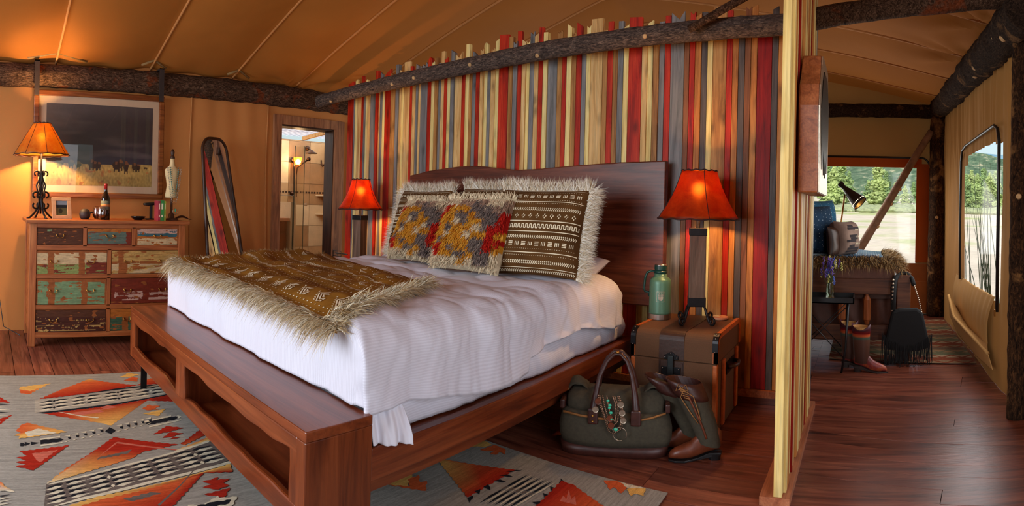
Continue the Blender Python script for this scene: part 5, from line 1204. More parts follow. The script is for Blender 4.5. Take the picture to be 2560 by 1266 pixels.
t = thing('grab_bar', 'vertical dark bronze slide bar on the shower tiles', 'bar', PT(734, 470)); obj('bar', MB().tube([PT(734, 404, TX + .05), PT(735, 420, TX + .06), PT(735, 480, TX + .06), PT(731, 485, TX + .03)], .010, 8), M['bronze'], t, smooth=True, world=True); obj('valve', MB().ball(PT(730, 484, TX + .04), .035, 10, 8), M['bronze'], t, smooth=True, world=True)
t = thing('robe_hook', 'small dark curved hook on the shower side wall', 'hook', PT(805, 410)); obj('hook', MB().tube([PT(803, 401, TX + .004), PT(804, 411, TX + .02), PT(807, 417, TX + .05), PT(810, 412, TX + .08)], .009, 6), M['bronze'], t, smooth=True, world=True)
t = thing('wall_sconce', 'glowing wall sconce on the shower wall seen through the glass', 'lamp', PT(746, 402)); obj('backplate', MB().ball(PT(732, 400), .04, 10, 8, sc=(.4, 1, 1)), M['bronze'], t, smooth=True, world=True)
obj('shade', MB().lathe([(.035, 0), (.055, .07), (.06, .1)], 16, PT(744, 412, TX + .08)), M['shade_amber'], t, smooth=True, world=True); obj('bulb', MB().ball(PT(745, 404, TX + .08), .03, 10, 8), M['bulb'], t, smooth=True, world=True)
l = light('sconce_light', 'POINT', PT(745, 400, TX + .14), 4, (1, .65, .35), radius=.03)
# ================================================================ trunk at the right of the bed
tk = thing('steamer_trunk', 'brown canvas steamer trunk with orange leather corners used as a bedside table', 'trunk', (-1.045, 3.27, 0))
TXa, TXb, TYa, TYb = -1.30, -.79, 2.99, 3.555
def to(name, mb, mat, **kw): return obj(name, mb, mat, tk, world=True, **kw)
to('body', MB().box((TXa, TYa, .01), (TXb, TYb, .40)), M['trunk'], bevel=.008)
def lidpoly(y):
    n = 6; r = .05; pts = [(y, .405)]
    return pts
pr = [(TYa, .405)] + [(TYa + .05 - .05 * math.cos(a), TZ - .05 + .05 * math.sin(a)) for a in np.linspace(0, PI / 2, 7)] + [(TYb - .04 + .04 * math.sin(a), TZ - .04 + .04 * math.cos(a)) for a in np.linspace(0, PI / 2, 7)] + [(TYb, .405)]
to('lid', MB().prism([(TXa, a, b) for a, b in pr], (TXb - TXa, 0, 0)), M['trunk'])
xm = (TXa + TXb) / 2 - .01
pr2 = [(a + (-.004 if a < 3.1 else 0), b + (.003 if b > .5 else 0)) for a, b in pr]
to('leather_band', MB().prism([(xm - .075, a, b) for a, b in pr2], (.15, 0, 0)), M['trunk_band'], label='dark leather band over the lid'); to('leather_band', MB().box((xm - .075, TYa - .004, .012), (xm + .075, TYa, .398)), M['trunk_band'])
for x0 in (xm - .069, xm + .066): to('stitch_line', MB().box((x0, TYa - .006, .02), (x0 + .003, TYa - .004, .39)), M['black'])
for x0, x1 in ((TXa - .005, TXa + .022), (TXb - .022, TXb + .005)):
    to('corner_strip', MB().box((x0, TYa - .006, .008), (x1, TYa + .03, .395)), M['leather_orange'], bevel=.006, label='orange leather corner strip')
    ed = [(a - .005 if a < 3.1 else a + .004, b + (.004 if b > .45 else 0)) for a, b in pr]
    iv = [(a + (.03 if a < 3.1 else -.03 if a > 3.45 else 0), b - (.028 if b > .5 else 0)) for a, b in ed]; xq = (x0, .022) if x0 < -1.2 else (x1 - .022, .022); nn = len(ed)
    mb = MB(); mb.add([(xq[0], a, b) for a, b in ed] + [(xq[0], a, b) for a, b in iv] + [(xq[0] + xq[1], a, b) for a, b in ed] + [(xq[0] + xq[1], a, b) for a, b in iv], [q for i in range(nn - 1) for q in ((i, i + 1, nn + i + 1, nn + i), (2 * nn + i, 3 * nn + i, 3 * nn + i + 1, 2 * nn + i + 1), (i, 2 * nn + i, 2 * nn + i + 1, i + 1), (nn + i, nn + i + 1, 3 * nn + i + 1, 3 * nn + i))]); to('lid_edge', mb, M['leather_orange'])
    to('lid_corner', MB().prism([(x0, a, b) for a, b in ed if a < 3.0 + .001 and b < .5 + .02] + [(x0, TYa + .02, .51), (x0, TYa + .02, .405)], (x1 - x0, 0, 0)), M['leather_orange'])
    cpz = [(TYa - .008, .47)] + [(TYa + .045 - .053 * math.cos(a), TZ - .048 + .054 * math.sin(a)) for a in np.linspace(.1, PI / 2 + .1, 7)]
    o_ = to('corner_cap', MB().prism([(x0 - .002, a, b) for a, b in cpz + [(a2 + .012, b2 - .012) for a2, b2 in cpz[::-1]]], (x1 - x0 + .004, 0, 0)), M['blackmetal'], label='black metal lid corner')
    [to('rivet', MB().ball(((x0 + x1) / 2, a - .002, b), .004, 6, 4), M['steel'], smooth=True) for a, b in (cpz[0], cpz[3], cpz[5])]
to('latch_plate', MB().box((xm - .058, TYa - .012, .275), (xm + .058, TYa - .003, .365)), M['blackmetal'], bevel=.003)
to('hasp', MB().prism([(xm - .042, TYa - .012, .405), (xm + .042, TYa - .012, .405), (xm + .045, TYa - .012, .425), (xm, TYa - .012, .45), (xm - .045, TYa - .012, .425)], (0, .008, 0)), M['blackmetal'], bevel=.002)
to('latch', MB().box((xm - .018, TYa - .022, .315), (xm + .018, TYa - .010, .43)), plain('latch_metal', rgb(58, 62, 62), .4, .7), bevel=.004)
[to('rivet', MB().ball((xm + a, TYa - .013, b), .0042, 8, 5), M['steel'], smooth=True) for a, b in ((-.048, .285), (.048, .285), (-.048, .355), (.048, .355), (0, .442), (-.035, .418), (.035, .418))]
for yy in (3.10, 3.42): to('side_slat', MB().box((TXb, yy, .03), (TXb + .016, yy + .045, .40)), M['leather_orange'], bevel=.004)
to('side_handle', MB().tube([(TXb + .01, 3.22, .33), (TXb + .045, 3.24, .335), (TXb + .05, 3.30, .33), (TXb + .045, 3.36, .335), (TXb + .01, 3.38, .33)], [.014, .011, .013, .011, .014], 8), M['trunk_band'], smooth=True)
to('handle_plate', MB().box((TXb, 3.2, .29), (TXb + .008, 3.40, .36)), M['blackmetal'])
# insulated jug
p = onz(1642, 800, TZ); gp = (p[0], p[1] + .05, TZ + .003)
jg = thing('insulated_jug', 'green insulated steel jug with dark green handle and cap on the trunk', 'jug', gp)
jr = .072
obj('base_ring', MB().lathe([(0, 0), (jr, 0), (jr, .032), (0, .032)], 30), M['steel'], jg, smooth=False)
obj('body', MB().lathe([(jr * .985, .032), (jr * .985, .04), (jr * .97, .05), (jr * .965, .222), (jr * .93, .240), (jr * .83, .252), (jr * .66, .260), (jr * .57, .266), (jr * .55, .29), (0, .29)], 30), M['green'], jg, smooth=True)
obj('collar', MB().lathe([(jr * .58, .285), (jr * .58, .302), (0, .302)], 26), M['green_dark'], jg, smooth=True); obj('cap', MB().lathe([(jr * .52, .302), (jr * .56, .31), (jr * .56, .335), (0, .335)], 26), M['green_dark'], jg); obj('cap_top', MB().lathe([(jr * .54, .335), (jr * .54, .341), (0, .342)], 26), M['steel'], jg, smooth=True)
hd = math.atan2(-gp[1], -gp[0]) - PI / 2 - .05; hx, hy = math.cos(hd), math.sin(hd)
obj('handle', MB().tube([(hx * r, hy * r, z) for r, z in ((.03, .295), (.06, .298), (.085, .288), (.098, .255), (.102, .215), (.105, .185), (.098, .168), (.07, .160), (.069, .14))], [.008] * 8 + [.010], 8), M['green_dark'], jg, smooth=True)
# square badge facing the room: toothed bar lettering over a round face, as on the jug
fa = math.atan2(-gp[1], -gp[0]) + .05
def curved(mb, s0, s1, z0, z1, d=.0012):
    n = max(1, int(abs(s1 - s0) / .006)); v = []
    for i in range(n + 1): a = fa + (s0 + (s1 - s0) * i / n) / jr; v += [((jr * .967 + d) * math.cos(a), (jr * .967 + d) * math.sin(a), z0), ((jr * .967 + d) * math.cos(a), (jr * .967 + d) * math.sin(a), z1)]
    mb.add(v, [(2 * i, 2 * i + 2, 2 * i + 3, 2 * i + 1) for i in range(n)])
mb = MB(); bw = .027
for z0, z1 in ((.112, .1145), (.1745, .177)): curved(mb, -bw, bw, z0, z1)
for s in (-bw, bw - .002): curved(mb, s, s + .002, .112, .177)
for k, (s, h) in enumerate(((-.017, .012), (-.011, .017), (-.005, .012), (.003, .016), (.009, .012), (.015, .014))): curved(mb, s, s + .003, .153, .153 + h)
curved(mb, -.018, .019, .150, .153)
for k in range(12):
    z = .120 + k * .0022; h = .015 * math.sqrt(max(0, 1 - ((k - 9) / 10) ** 2)); curved(mb, -h - .001, h + .001, z, z + .0022, .001)
obj('badge', mb, M['silver'], jg, label='square emblem with rounded figure')
p = onz(1803, 797, TZ); cs = thing('stone_coaster', 'round cream and salmon stone disc on the trunk beside the lamp foot', 'coaster', (p[0] - .0, p[1] - .03, TZ + .004)); obj('disc', MB().lathe([(0, 0), (.05, 0), (.053, .005), (.052, .014), (0, .015)], 24), M['salmon'], cs, smooth=False); obj('inlay', MB().prism([(-.045, -.02, .0152), (-.01, -.03, .0152), (0, 0, .0152), (-.02, .03, .0152), (-.045, .015, .0152)], (0, 0, .0004)), M['cream'], cs)
# ================================================================ duffel bag, necklaces, boots
bg = thing('duffel_bag', 'olive waxed canvas duffel with dark leather base and handles on the floor by the bed', 'bag', (-1.24, 2.66, 0), math.radians(21))
def sect(z, hw, hd, dx=0, dy=0): return ((dx, dy, z), (hw, 0, 0), (0, hd, 0))
def wob(mb, amp, s, f=7):
    mb.v = [(x + amp * nz((x * f, y * f, z * f), 1, s), y + amp * 1.3 * nz((x * f, y * f, z * f), 1, s + 3), z + amp * .5 * nz((x * f, y * f, z * f), 1, s + 6)) for x, y, z in mb.v]; return mb
obj('leather_base', wob(MB().loft([sect(.0, .235, .115), sect(.01, .247, .125), sect(.065, .255, .135)], 48, ex=.42), .004, 1), M['leather_dark'], bg, smooth=True)
obj('lower_body', wob(MB().loft([sect(.064, .254, .134), sect(.10, .262, .14), sect(.15, .262, .138), sect(.20, .252, .13), sect(.235, .24, .118, 0, .005)], 56, ex=.45), .010, 2, 6), M['olive'], bg, smooth=True)
obj('upper_body', wob(MB().loft([sect(.225, .228, .108, .0, .01), sect(.26, .232, .104, 0, .01), sect(.30, .228, .085, 0, .015), sect(.33, .21, .05, 0, .02), sect(.335, .12, .02, 0, .02)], 56, ex=.5), .012, 5, 7), M['olive'], bg, smooth=True)
def strap_line(name, pts, w, th, mat): 
    mb = MB(); P = [Vector(p) for p in pts]
    v = []
    for p in P: v += [tuple(p + Vector((0, 0, w / 2))), tuple(p - Vector((0, 0, w / 2)))]
    mb.add(v, [(2 * i, 2 * i + 1, 2 * i + 3, 2 * i + 2) for i in range(len(P) - 1)]); return obj(name, mb, mat, bg, solid=th, smooth=True)
strap_line('binding', [(-.235, -.115, .232), (-.15, -.128, .222), (-.05, -.135, .215), (.0, -.136, .212)], .010, .006, M['olive_trim']); strap_line('binding', [(.10, -.134, .212), (.17, -.128, .228), (.235, -.115, .25)], .009, .006, M['olive_trim'])
for s, lab in ((-1, 0), (1, 0)):
    mb = MB().grid(lambda u, v: (s * (.13 + .10 * u), -.03 + .09 * v + .02 * u, .325 + .055 * math.sin(u * 2.4) - .05 * abs(2 * v - 1) ** 2 * u + .008 * nz((u * 3, v * 3, s), 1)), 14, 10); obj('collapsed_end', mb, M['olive'], bg, smooth=True, solid=.006)
    obj('end_binding', MB().tube([(s * .23, -.03 + .09 * v + .02, .325 + .055 * math.sin(2.4) - .05 * abs(2 * v - 1) ** 2) for v in np.linspace(0, 1, 8)], .005, 6), M['olive_trim'], bg, smooth=True)
    obj('side_tab', MB().box((s * .245 - .012, -.09, .235), (s * .245 + .012, .0, .285)), M['leather_dark'], bg, bevel=.008)
for yy, dz in ((-.128, 0), (.03, .006)):
    ctr = [(-.095, .20), (-.093, .27), (-.088, .33), (-.075, .42), (-.045, .495), (-.01, .535), (.02, .535), (.05, .50), (.075, .43), (.092, .34), (.10, .27), (.102, .21)]
    hp_ = [(x, yy + .10 * max(0, (z - .25)) / .3 * (1 if yy < 0 else -.3), z + dz) for x, z in ctr]
    obj('handle', MB().tube(hp_, [.016, .018, .014, .011, .010, .011, .011, .010, .011, .014, .018, .016], 10), M['leather_dark'], bg, smooth=True)
for x in (-.095, .10): obj('handle_tab', MB().box((x - .024, -.148, .185), (x + .024, -.128, .27)), M['leather_dark'], bg, bevel=.01)
[obj('brass_stud', MB().ball(q, r, 8, 6), M['brass'], bg, smooth=True) for q, r in (((-.095, -.15, .205), .0065), ((-.095, -.15, .235), .0065), ((.005, -.045, .548), .009))]
nk2 = thing('bead_necklaces', 'metal bead necklaces with turquoise stones and silver coins hung on the duffel', 'necklace', (-1.20, 2.512, .165), math.radians(21))
for (xa, xb, zl) in ((-.055, .04, .02), (-.04, .055, .0), (-.02, .03, .05), (-.062, .062, -.012)):
    pts = [(xa, -.012, .155), (xa + .01, -.022, .11), (xa + .02 + (xb - xa) * .12, -.024, .05), (xa + (xb - xa) * .35 + .012, -.025, zl), ((xa + xb) / 2 + .02, -.026, zl - .012), (xb - .002, -.025, zl + .02), (xb, -.024, .07), (xb - .004, -.022, .12), (xb - .02, -.012, .155)]
    mb = MB(); beadchain(mb, pts, .0042, 44); obj('bead_strand', mb, M['beads'], nk2, smooth=True, kind='stuff')
for x, z, r in ((-.012, .15, .008), (-.002, .128, .009), (-.004, .115, .008), (.004, .092, .009), (.008, .062, .009), (.03, .012, .012)): obj('turquoise_stone', MB().ball((x, -.034, z - .01), r, 10, 8, sc=(1, .6, .8)), M['turq'], nk2, smooth=True)
for x, z, b in ((-.072, .095, 0), (-.06, .135, 1), (.052, .125, 0), (.06, .085, 0), (.066, .048, 0), (.0, .055, 1), (.006, .02, 1)):
    mb = MB().lathe([(0, 0), (.0155, 0), (.0155, .003), (.012, .0022), (0, .0022)], 18); mb.v = [(a + x, -.036 - c, b2 + z) for a, b2, c in mb.v]; obj('coin', mb, M['silver'] if not b else M['leather_tan'], nk2)
obj('open_bangle', MB().tube([(.05 + .034 * math.cos(a), -.035 - .004 * math.sin(a), -.02 + .034 * math.sin(a)) for a in np.linspace(-.6, 5.0, 26)], .0022, 6), M['silver'], nk2, smooth=True)
def boot(label, loc, yaw, H, lean, r0, r1, foot, mats, group, cuff=.25, pull=False, cat='boot', rest=None):
    """foot points to +x; mats: foot, shaft, cuff, sole"""
    t = thing('tall_boot' if not pull else 'cowboy_boot', label, cat, loc, yaw, group); mf, msf, mc, so = mats; F = foot; sw = F * .16
    # sole and heel
    out = [(-.27 * F, -.11 * F), (-.05 * F, -.10 * F), (.2 * F, -.10 * F), (.42 * F, -.145 * F), (.58 * F, -.12 * F), (.70 * F, -.03 * F), (.705 * F, .02 * F), (.6 * F, .11 * F), (.42 * F, .14 * F), (.2 * F, .10 * F), (-.05 * F, .10 * F), (-.27 * F, .11 * F), (-.31 * F, 0)]
    if pull: out = [(x, y * (.75 if x > .5 * F else 1)) if x < .65 * F else (x * 1.05, y * .3) for x, y in out]
    hh = .028 if not pull else .036
    def sz(x): return hh * max(0, min(1, 1 - (x + .02 * F) / (.3 * F))) 
    mb = MB(); n = len(out); mb.add([(x, y, sz(x) + .0) for x, y in out] + [(x, y, sz(x) + .010) for x, y in out], [tuple(range(n))[::-1], tuple(range(n, 2 * n))] + [(i, (i + 1) % n, n + (i + 1) % n, n + i) for i in range(n)]); obj('sole', mb, so, t, bevel=.002)
    obj('heel', MB().loft([((-.17 * F, 0, 0), (.105 * F, 0, 0), (0, .095 * F, 0)), ((-.165 * F, 0, hh + .003), (.125 * F, 0, 0), (0, .108 * F, 0))], 16, ex=.7), so, t)
    z0 = .009
    R = lambda x, z, hx, hy, tx=0: ((x * F, 0, z), (hx * F * math.cos(tx), 0, hx * F * math.sin(tx)), (0, hy * F, 0))
    # foot: cross sections from toe to heel, vertical ellipses
    rings = []
    for x, zc, hz, hy in ((.69, .022, .008, .02), (.66, .028, .018, .065), (.58, .034, .026, .105), (.45, .040, .034, .125), (.30, .048, .042, .112), (.16, .060, .054, .10), (.04, .072, .066, .095), (-.10, .078, .066, .095), (-.22, .075, .056, .088), (-.285, .07, .038, .055)):
        b = sz(x * F) * .9; rings.append(((x * F, 0, zc * F / .27 * 1.0 + b + .004), (0, 0, hz * F / .27 * 1.0), (0, hy * F * (.8 if pull and x > .5 else 1), 0)))
    obj('foot', wob(MB().loft(rings, 22), .0025, 3, 18), mf, t, smooth=True)
    sr = []; lx, ly = lean; z1 = .075
    zs = np.linspace(0, 1, 12)
    for u in zs:
        r = r0 + (r1 - r0) * (u ** .8); z = z1 + (H - z1) * u; bx = -.06 * F + lx * u ** 1.3; 
        sr.append(((bx, ly * u ** 1.3, z), (r * 1.12, 0, lx * .10), (0, r * (.92 if not pull else .9), 0)))
    kc = int(12 * (1 - cuff))
    obj('shaft', wob(MB().loft(sr[:kc + 1], 24, caps=False), .004, 8, 9), msf, t, smooth=True)
    top = sr[kc:]
    cu = MB().loft(top, 28, caps=False)
    if pull:
        for i in range(len(cu.v) - 28 * 1, len(cu.v)): x, y, z = cu.v[i]; k = (i % 28) / 28 * 2 * PI; cu.v[i] = (x, y, z + .022 * math.cos(2 * k))
    obj('cuff', wob(cu, .003, 8, 9), mc, t, smooth=True, solid=.004)
    obj('lining', MB().loft([(c, tuple(np.array(u) * .93), tuple(np.array(w) * .93)) for c, u, w in [top[0], top[-1]]], 24, caps=False).loft([(top[0][0], tuple(np.array(top[0][1]) * .93), tuple(np.array(top[0][2]) * .93)), (top[0][0], (.001, 0, 0), (0, .001, 0))], 24, caps=False), M['leather_dark'] if not pull else plain('pale_lining', rgb(200, 150, 90), .8), t)
    return t, sr
OB = (M['leather_tan'], M['olive'], M['leather_dark'], M['black'])
GB = 'tall olive and brown lace boots' 
p = onz(1722, 1150, 0)
ba, sra = boot('tall olive boot with brown leather foot and cuff, the nearer one of the pair, laced', (-.765, 2.72, 0), math.radians(207), .385, (.13, -.05), .052, .082, .27, OB, GB, .28)
bb, srb = boot('tall olive boot with brown leather foot and cuff, the farther one leaning toward the bag', (-.885, 2.80, 0), math.radians(202), .365, (.17, -.03), .048, .074, .26, OB, GB, .28)
def lace(t, pts, r=.0026): obj('lace', MB().tube(pts, r, 6), M['olive_trim'], t, smooth=True)
for t, sr in ((ba, sra),):
    def sp(u, a, o=.006):
        i = min(10, int(u * 11)); f = u * 11 - i; c = Vector(sr[i][0]).lerp(Vector(sr[i + 1][0]), f); rx = sr[i][1][0] * (1 - f) + sr[i + 1][1][0] * f; ry = sr[i][2][1] * (1 - f) + sr[i + 1][2][1] * f
        return (c.x + (rx + o) * math.cos(a), c.y + (ry + o) * math.sin(a), c.z)
    A_ = 1.25
    lace(t, [sp(.93, A_ + .1), sp(.8, A_ - .35), sp(.6, A_ - .25), sp(.4, A_ - .05)]); lace(t, [sp(.93, A_), sp(.82, A_ + .4), sp(.6, A_ + .3), sp(.45, A_ + .2)])
    for k in range(5): lace(t, [sp(.94 - k * .035, A_ - .14), sp(.92 - k * .035, A_ + .14)])
    c = Vector(sp(.94, A_)); 
    for s in (-1, 1): d = Vector(sp(.94, A_ + .3 * s)) - c; lace(t, [tuple(c), tuple(c + d * .7 + Vector((0, 0, .02))), tuple(c + d * 1.1 + Vector((0, 0, -.012))), tuple(c)])
    obj('side_gusset', MB().tube([sp(u, A_ + .12, .001) for u in np.linspace(.15, .82, 14)], .006, 6), M['leather_tan'], t, smooth=True)
bg.scale = (1.1, 1.1, .93)
# dark sandal half-hidden under the bed
sd = thing('sandal', 'dark navy sandal tucked under the bed behind the duffel bag', 'sandal', (-1.50, 3.2, 0), .4)
obj('sole', MB().loft([((0, 0, 0), (.12, 0, 0), (0, .042, 0)), ((0, 0, .02), (.125, 0, 0), (0, .045, 0))], 20, ex=.8), M['black'], sd)
for x in (-.06, .0, .06): obj('strap', MB().tube([(x, -.044, .02), (x + .01, -.03, .055), (x + .015, 0, .068), (x + .01, .03, .055), (x, .044, .02)], .012, 8), plain('navy_strap', rgb(28, 40, 62), .5), sd, smooth=True)
# ================================================================ sitting room
# kilim
kl = MB(); kx0, kx1, ky0, ky1 = -.28, .97, 4.78, 6.6
KC = [rgb(138, 110, 82), rgb(128, 66, 44), rgb(160, 136, 106), rgb(104, 100, 74), rgb(146, 112, 80), rgb(104, 80, 62)]
def kcol(u, v):
    s = v * 21; k = int(s) % 6; f = s - int(s); z = abs((u * 7) % 1 - .5) * 2
    c = KC[k]
    if k in (0, 2, 4) and abs(f - z) < .22: c = KC[1] if k != 4 else KC[3]
    return c[:3]
kl.grid(lambda u, v: (kx0 + (kx1 - kx0) * u - .14 * (1 - v) * 0, ky0 + (ky1 - ky0) * v - (u) * .16 * (1 - v), .012), 130, 190, col=kcol)
kl.box((kx0 + .01, ky0 + .02, .0), (kx1 - .01, ky1 - .02, .006), KC[5][:3])
tag(obj('kilim_rug', kl, painted('kilim_wool', .95, .3, (60, 60, 60), .4, .05), base=((kx0 + kx1) / 2, 5.6, 0)), 'striped brown, red and green kilim rug on the sitting room floor', 'rug')
# daybed
DBY = 4.78; zp = lambda x, y, Y: float(ony(x, y, Y)[2]); xp = lambda x, y, Y: float(ony(x, y, Y)[0])
db = thing('daybed', 'dark wood daybed with brown leather cushion and spindled end rail', 'daybed', (-.2, 5.2, 0))
zt, zb_ = zp(2150, 697, DBY), zp(2150, 735, DBY); px0, px1 = xp(2241, 730, DBY - .02), xp(2276, 730, DBY - .02); pzt = zp(2258, 688, DBY - .02)
obj('post', MB().box((px0, DBY - .05, 0), (px1, DBY + .07, pzt)), M['daybed'], db, bevel=.008, world=True)
obj('post', MB().box((-1.35, DBY - .05, 0), (-1.23, DBY + .07, pzt)), M['daybed'], db, bevel=.008, world=True)
obj('top_rail', MB().box((-1.23, DBY - .02, zb_), (px0, DBY + .03, zt)), M['daybed'], db, bevel=.005, world=True)
lz0, lz1 = zp(2150, 850, DBY), zp(2150, 812, DBY)
obj('bottom_rail', MB().box((-1.23, DBY - .02, lz0), (px0, DBY + .03, lz1)), M['daybed'], db, bevel=.005, world=True)
for x in [xp(v, 780, DBY) for v in (2104, 2167)] + [-.55, -.78, -1.0]:
    mb = MB(); zA_, zB_ = lz1 - .005, zb_ + .005; L = zB_ - zA_
    mb.loft([((x, DBY + .005, zA_ + L * a), (r, 0, 0), (0, r * .7, 0)) for a, r in ((0, .012), (.08, .022), (.14, .026), (.18, .034), (.8, .034), (.86, .026), (.92, .018), (1, .012))], 8); obj('spindle', mb, M['dresser_z'], db, world=True)
for x in (px0, -1.35): obj('back_post', MB().box((x, 6.3, 0), (x + .11, 6.42, pzt)), M['daybed'], db, bevel=.006, world=True)
obj('side_rail', MB().box((px0 + .02, DBY + .07, lz0 + .1), (px0 + .07, 6.3, zt - .08)), M['daybed'], db, world=True)
sz1 = zp(2150, 660, DBY + .1)
obj('seat_cushion', wob(MB().box((-1.25, DBY + .04, zb_ + .01), (px0 - .01, 6.3, sz1)), .004, 3), M['brownleather'], db, bevel=.03, world=True)
obj('under_cover', MB().grid(lambda u, v: (-1.2 + 1.48 * u, DBY + .16 + .02 * math.sin(u * 30 + v * 3), .14 + (zb_ - .1) * v), 60, 8), M['brownleather'], db, smooth=True, solid=.01, world=True)
obj('seat_board', MB().box((-1.25, DBY + .07, zb_ - .05), (px0, 6.3, zb_ + .012)), M['daybed'], db, world=True)
# blanket with fur on the daybed
bk = thing('fur_blanket', 'indigo dotted blanket with brown fur lining spread on the daybed end', 'blanket', (.0, 5.1, sz1))
def bs(u, v):
    x = -.55 + .90 * u; yy = DBY + .03 + 1.1 * v; z = sz1 + .035 + .012 * nz((x * 5, yy * 5, 0), 1) + .02 * math.sin(PI * min(1, u * 1.02))
    z -= .06 * max(0, 1 - v / .07) + .05 * max(0, (u - .93) / .07); return (x, yy, z)
obj('cloth', MB().grid(bs, 40, 30), M['blue'], bk, smooth=True, solid=.01, world=True)
g = []; 
for v in np.linspace(.22, .95, 9):
    for u in np.linspace(.4, .9, 20): g.append((u, v, u + .012, v, .008 if int(v * 30) % 3 else .02))
mb = MB(); strokes(mb, bs, g, .008); obj('white_dots', mb, M['whitecloth'], bk, world=True, kind='stuff')
FB = [rgb(158, 122, 78)[:3], rgb(120, 85, 50)[:3], rgb(190, 158, 110)[:3], rgb(92, 64, 40)[:3]]; rn = random.Random(8)
fm = MB(); fur(fm, bs, lambda t, s: (t, s * .12), 3200, 1, .11, .008, lambda t: (.2, -1, .1), .9, FB, rn); fur(fm, bs, lambda t, s: (1 - .2 * s, t), 2600, 1, .10, .008, lambda t: (1, -.4, .5), .55, FB + [CR[0]], rn)
obj('fur_trim', fm, M['fur'], bk, world=True, kind='stuff', label='brown faux-fur edge')
# cushions
def place_cush(name, label, cat, args, mat, grp=None, dots=None, seed=1):
    s = cushion(*args); t = thing(name, label, cat, args[:3], 0, grp); obj('cover', cush_mesh(s, 24, 24), mat, t, smooth=True, world=True)
    return t, s
def rcush(cx, cy, zb, w, h, T, lean, yaw): return (cx, cy, zb, w, h, T, lean, yaw)
X_ = xp(2055, 600, 5.15) + .09
for (cx, cy, w, h, ya, lab, m) in ((X_ - .13, 5.30, .5, .52, .9, 'light indigo cushion at the back left of the daybed', M['blue']), (X_ - .17, 5.08, .48, .46, .75, 'dark indigo cushion with white dotted stitches at the front left of the daybed', M['indigo'])):
    t, s = place_cush('indigo_cushion', lab, 'cushion', (cx, cy, sz1 + .05, w, h, .11, .12, ya), m, 'indigo cushions on the daybed')
    g = [(u_, v_, u_ + .012, v_ + .004, .005) for v in np.linspace(.06, .95, 13) for u in np.linspace(.05, .93, 9) for u_, v_ in ((u + random.uniform(-.03, .03), v + random.uniform(-.025, .025)),)]
    mb = MB(); strokes(mb, s, g, .002); obj('stitching', mb, M['whitecloth'], t, world=True, kind='stuff')
t, s = place_cush('ikat_cushion', 'brown and cream ikat patterned cushion in front of the indigo cushions', 'cushion', (xp(2113, 600, 5.1), 5.13, sz1 + .05, .30, .32, .12, .1, 1.0), plain('ikat_base', rgb(128, 104, 92), .95, 0, .25, 8, .3))
rd = random.Random(3); g = []
for v in np.linspace(.12, .9, 12):
    a = rd.uniform(.1, .3); b = rd.uniform(.45, .9)
    g.append((a, v, b, v + .01, .022)) if int(v * 10) % 3 else None
mb = MB(); strokes(mb, s, g, .003); obj('ikat_bands', mb, plain('ikat_dark', rgb(42, 34, 38), .95), t, world=True, kind='stuff')
mb = MB(); strokes(mb, s, [(rd.uniform(.1, .8), v, 0, 0, 0) for v in ()] or [(u, v, u + .02, v + .05, .008) for v in (.3, .5, .7) for u in (.55, .62, .7, .78)], .0034); obj('cream_flecks', mb, M['cream'], t, world=True, kind='stuff')
t, s = place_cush('dark_cushion', 'slim dark brown cushion standing between the indigo and ikat cushions', 'cushion', (xp(2092, 600, 5.05), 5.03, sz1 + .05, .26, .27, .05, .1, 1.15), M['darkwood'])
# reading lamp
RLY = 5.75; hx0 = ony(2111, 470, RLY); hx1 = ony(2148, 507, RLY); rl = thing('reading_lamp', 'black perforated cone reading lamp on a thin pole behind the daybed', 'lamp', (float(ony(2098, 590, RLY)[0]) - .05, RLY, 0))
v0, v1 = Vector(hx0), Vector(hx1); ax = (v1 - v0).normalized(); ax = (ax + Vector((0, -.25, 0))).normalized(); Ln = (v1 - v0).length
Rq = ax.to_track_quat('Z', 'Y').to_matrix()
mb = MB().lathe([(.030, -.07), (.032, -.06), (.020, .0), (.026, .01), (.082, Ln + .02), (.084, Ln + .025)], 28); mb.f = [f for f in mb.f if len(f) == 4]; mb.f.append(tuple(range(28))); mb.v = [tuple(Rq @ Vector(p) + v0) for p in mb.v]
hd_ = obj('cone_head', mb, M['black'], rl, smooth=True, world=True, solid=.003)
dd_ = MB(); [dd_.ball((.0745 * math.cos(a), .0745 * math.sin(a), Ln - .005), .0055, 6, 4) for a in np.linspace(0, 2 * PI, 26)[:-1]]; dd_.v = [tuple(Rq @ Vector(p) + v0) for p in dd_.v]; obj('perforations', dd_, emis('warm_holes', (1, .8, .5, 1), 3), rl, world=True, kind='stuff')
mb = MB().lathe([(0, Ln - .07), (.045, Ln - .065), (.05, Ln - .05)], 20); mb.v = [tuple(Rq @ Vector(p) + v0) for p in mb.v]; obj('bulb', mb, emis('reading_bulb', (1, .82, .5, 1), 12), rl, world=True)
mb = MB().lathe([(.0775, Ln + .018), (.03, Ln - .1)], 20); mb.f = [f for f in mb.f if len(f) == 4]; mb.v = [tuple(Rq @ Vector(p) + v0) for p in mb.v]; obj('reflector', mb, M['brass'], rl, world=True, smooth=True)
pb = (float(ony(2098, 600, RLY)[0]), RLY); obj('pole', MB().tube([(pb[0] - .06, RLY, .02), (pb[0], RLY, zp(2098, 590, RLY)), tuple(ony(2112, 488, RLY))], .009, 8), M['brass'], rl, smooth=True, world=True)
obj('base', MB().lathe([(0, 0), (.13, 0), (.13, .018), (0, .022)], 28, (pb[0] - .06, RLY, 0)), M['black'], rl, world=True)
light('reading_light', 'SPOT', tuple(v1 + ax * .01), 6, (1, .8, .5), radius=.02, spot=1.6, aim=tuple(v1 + ax))
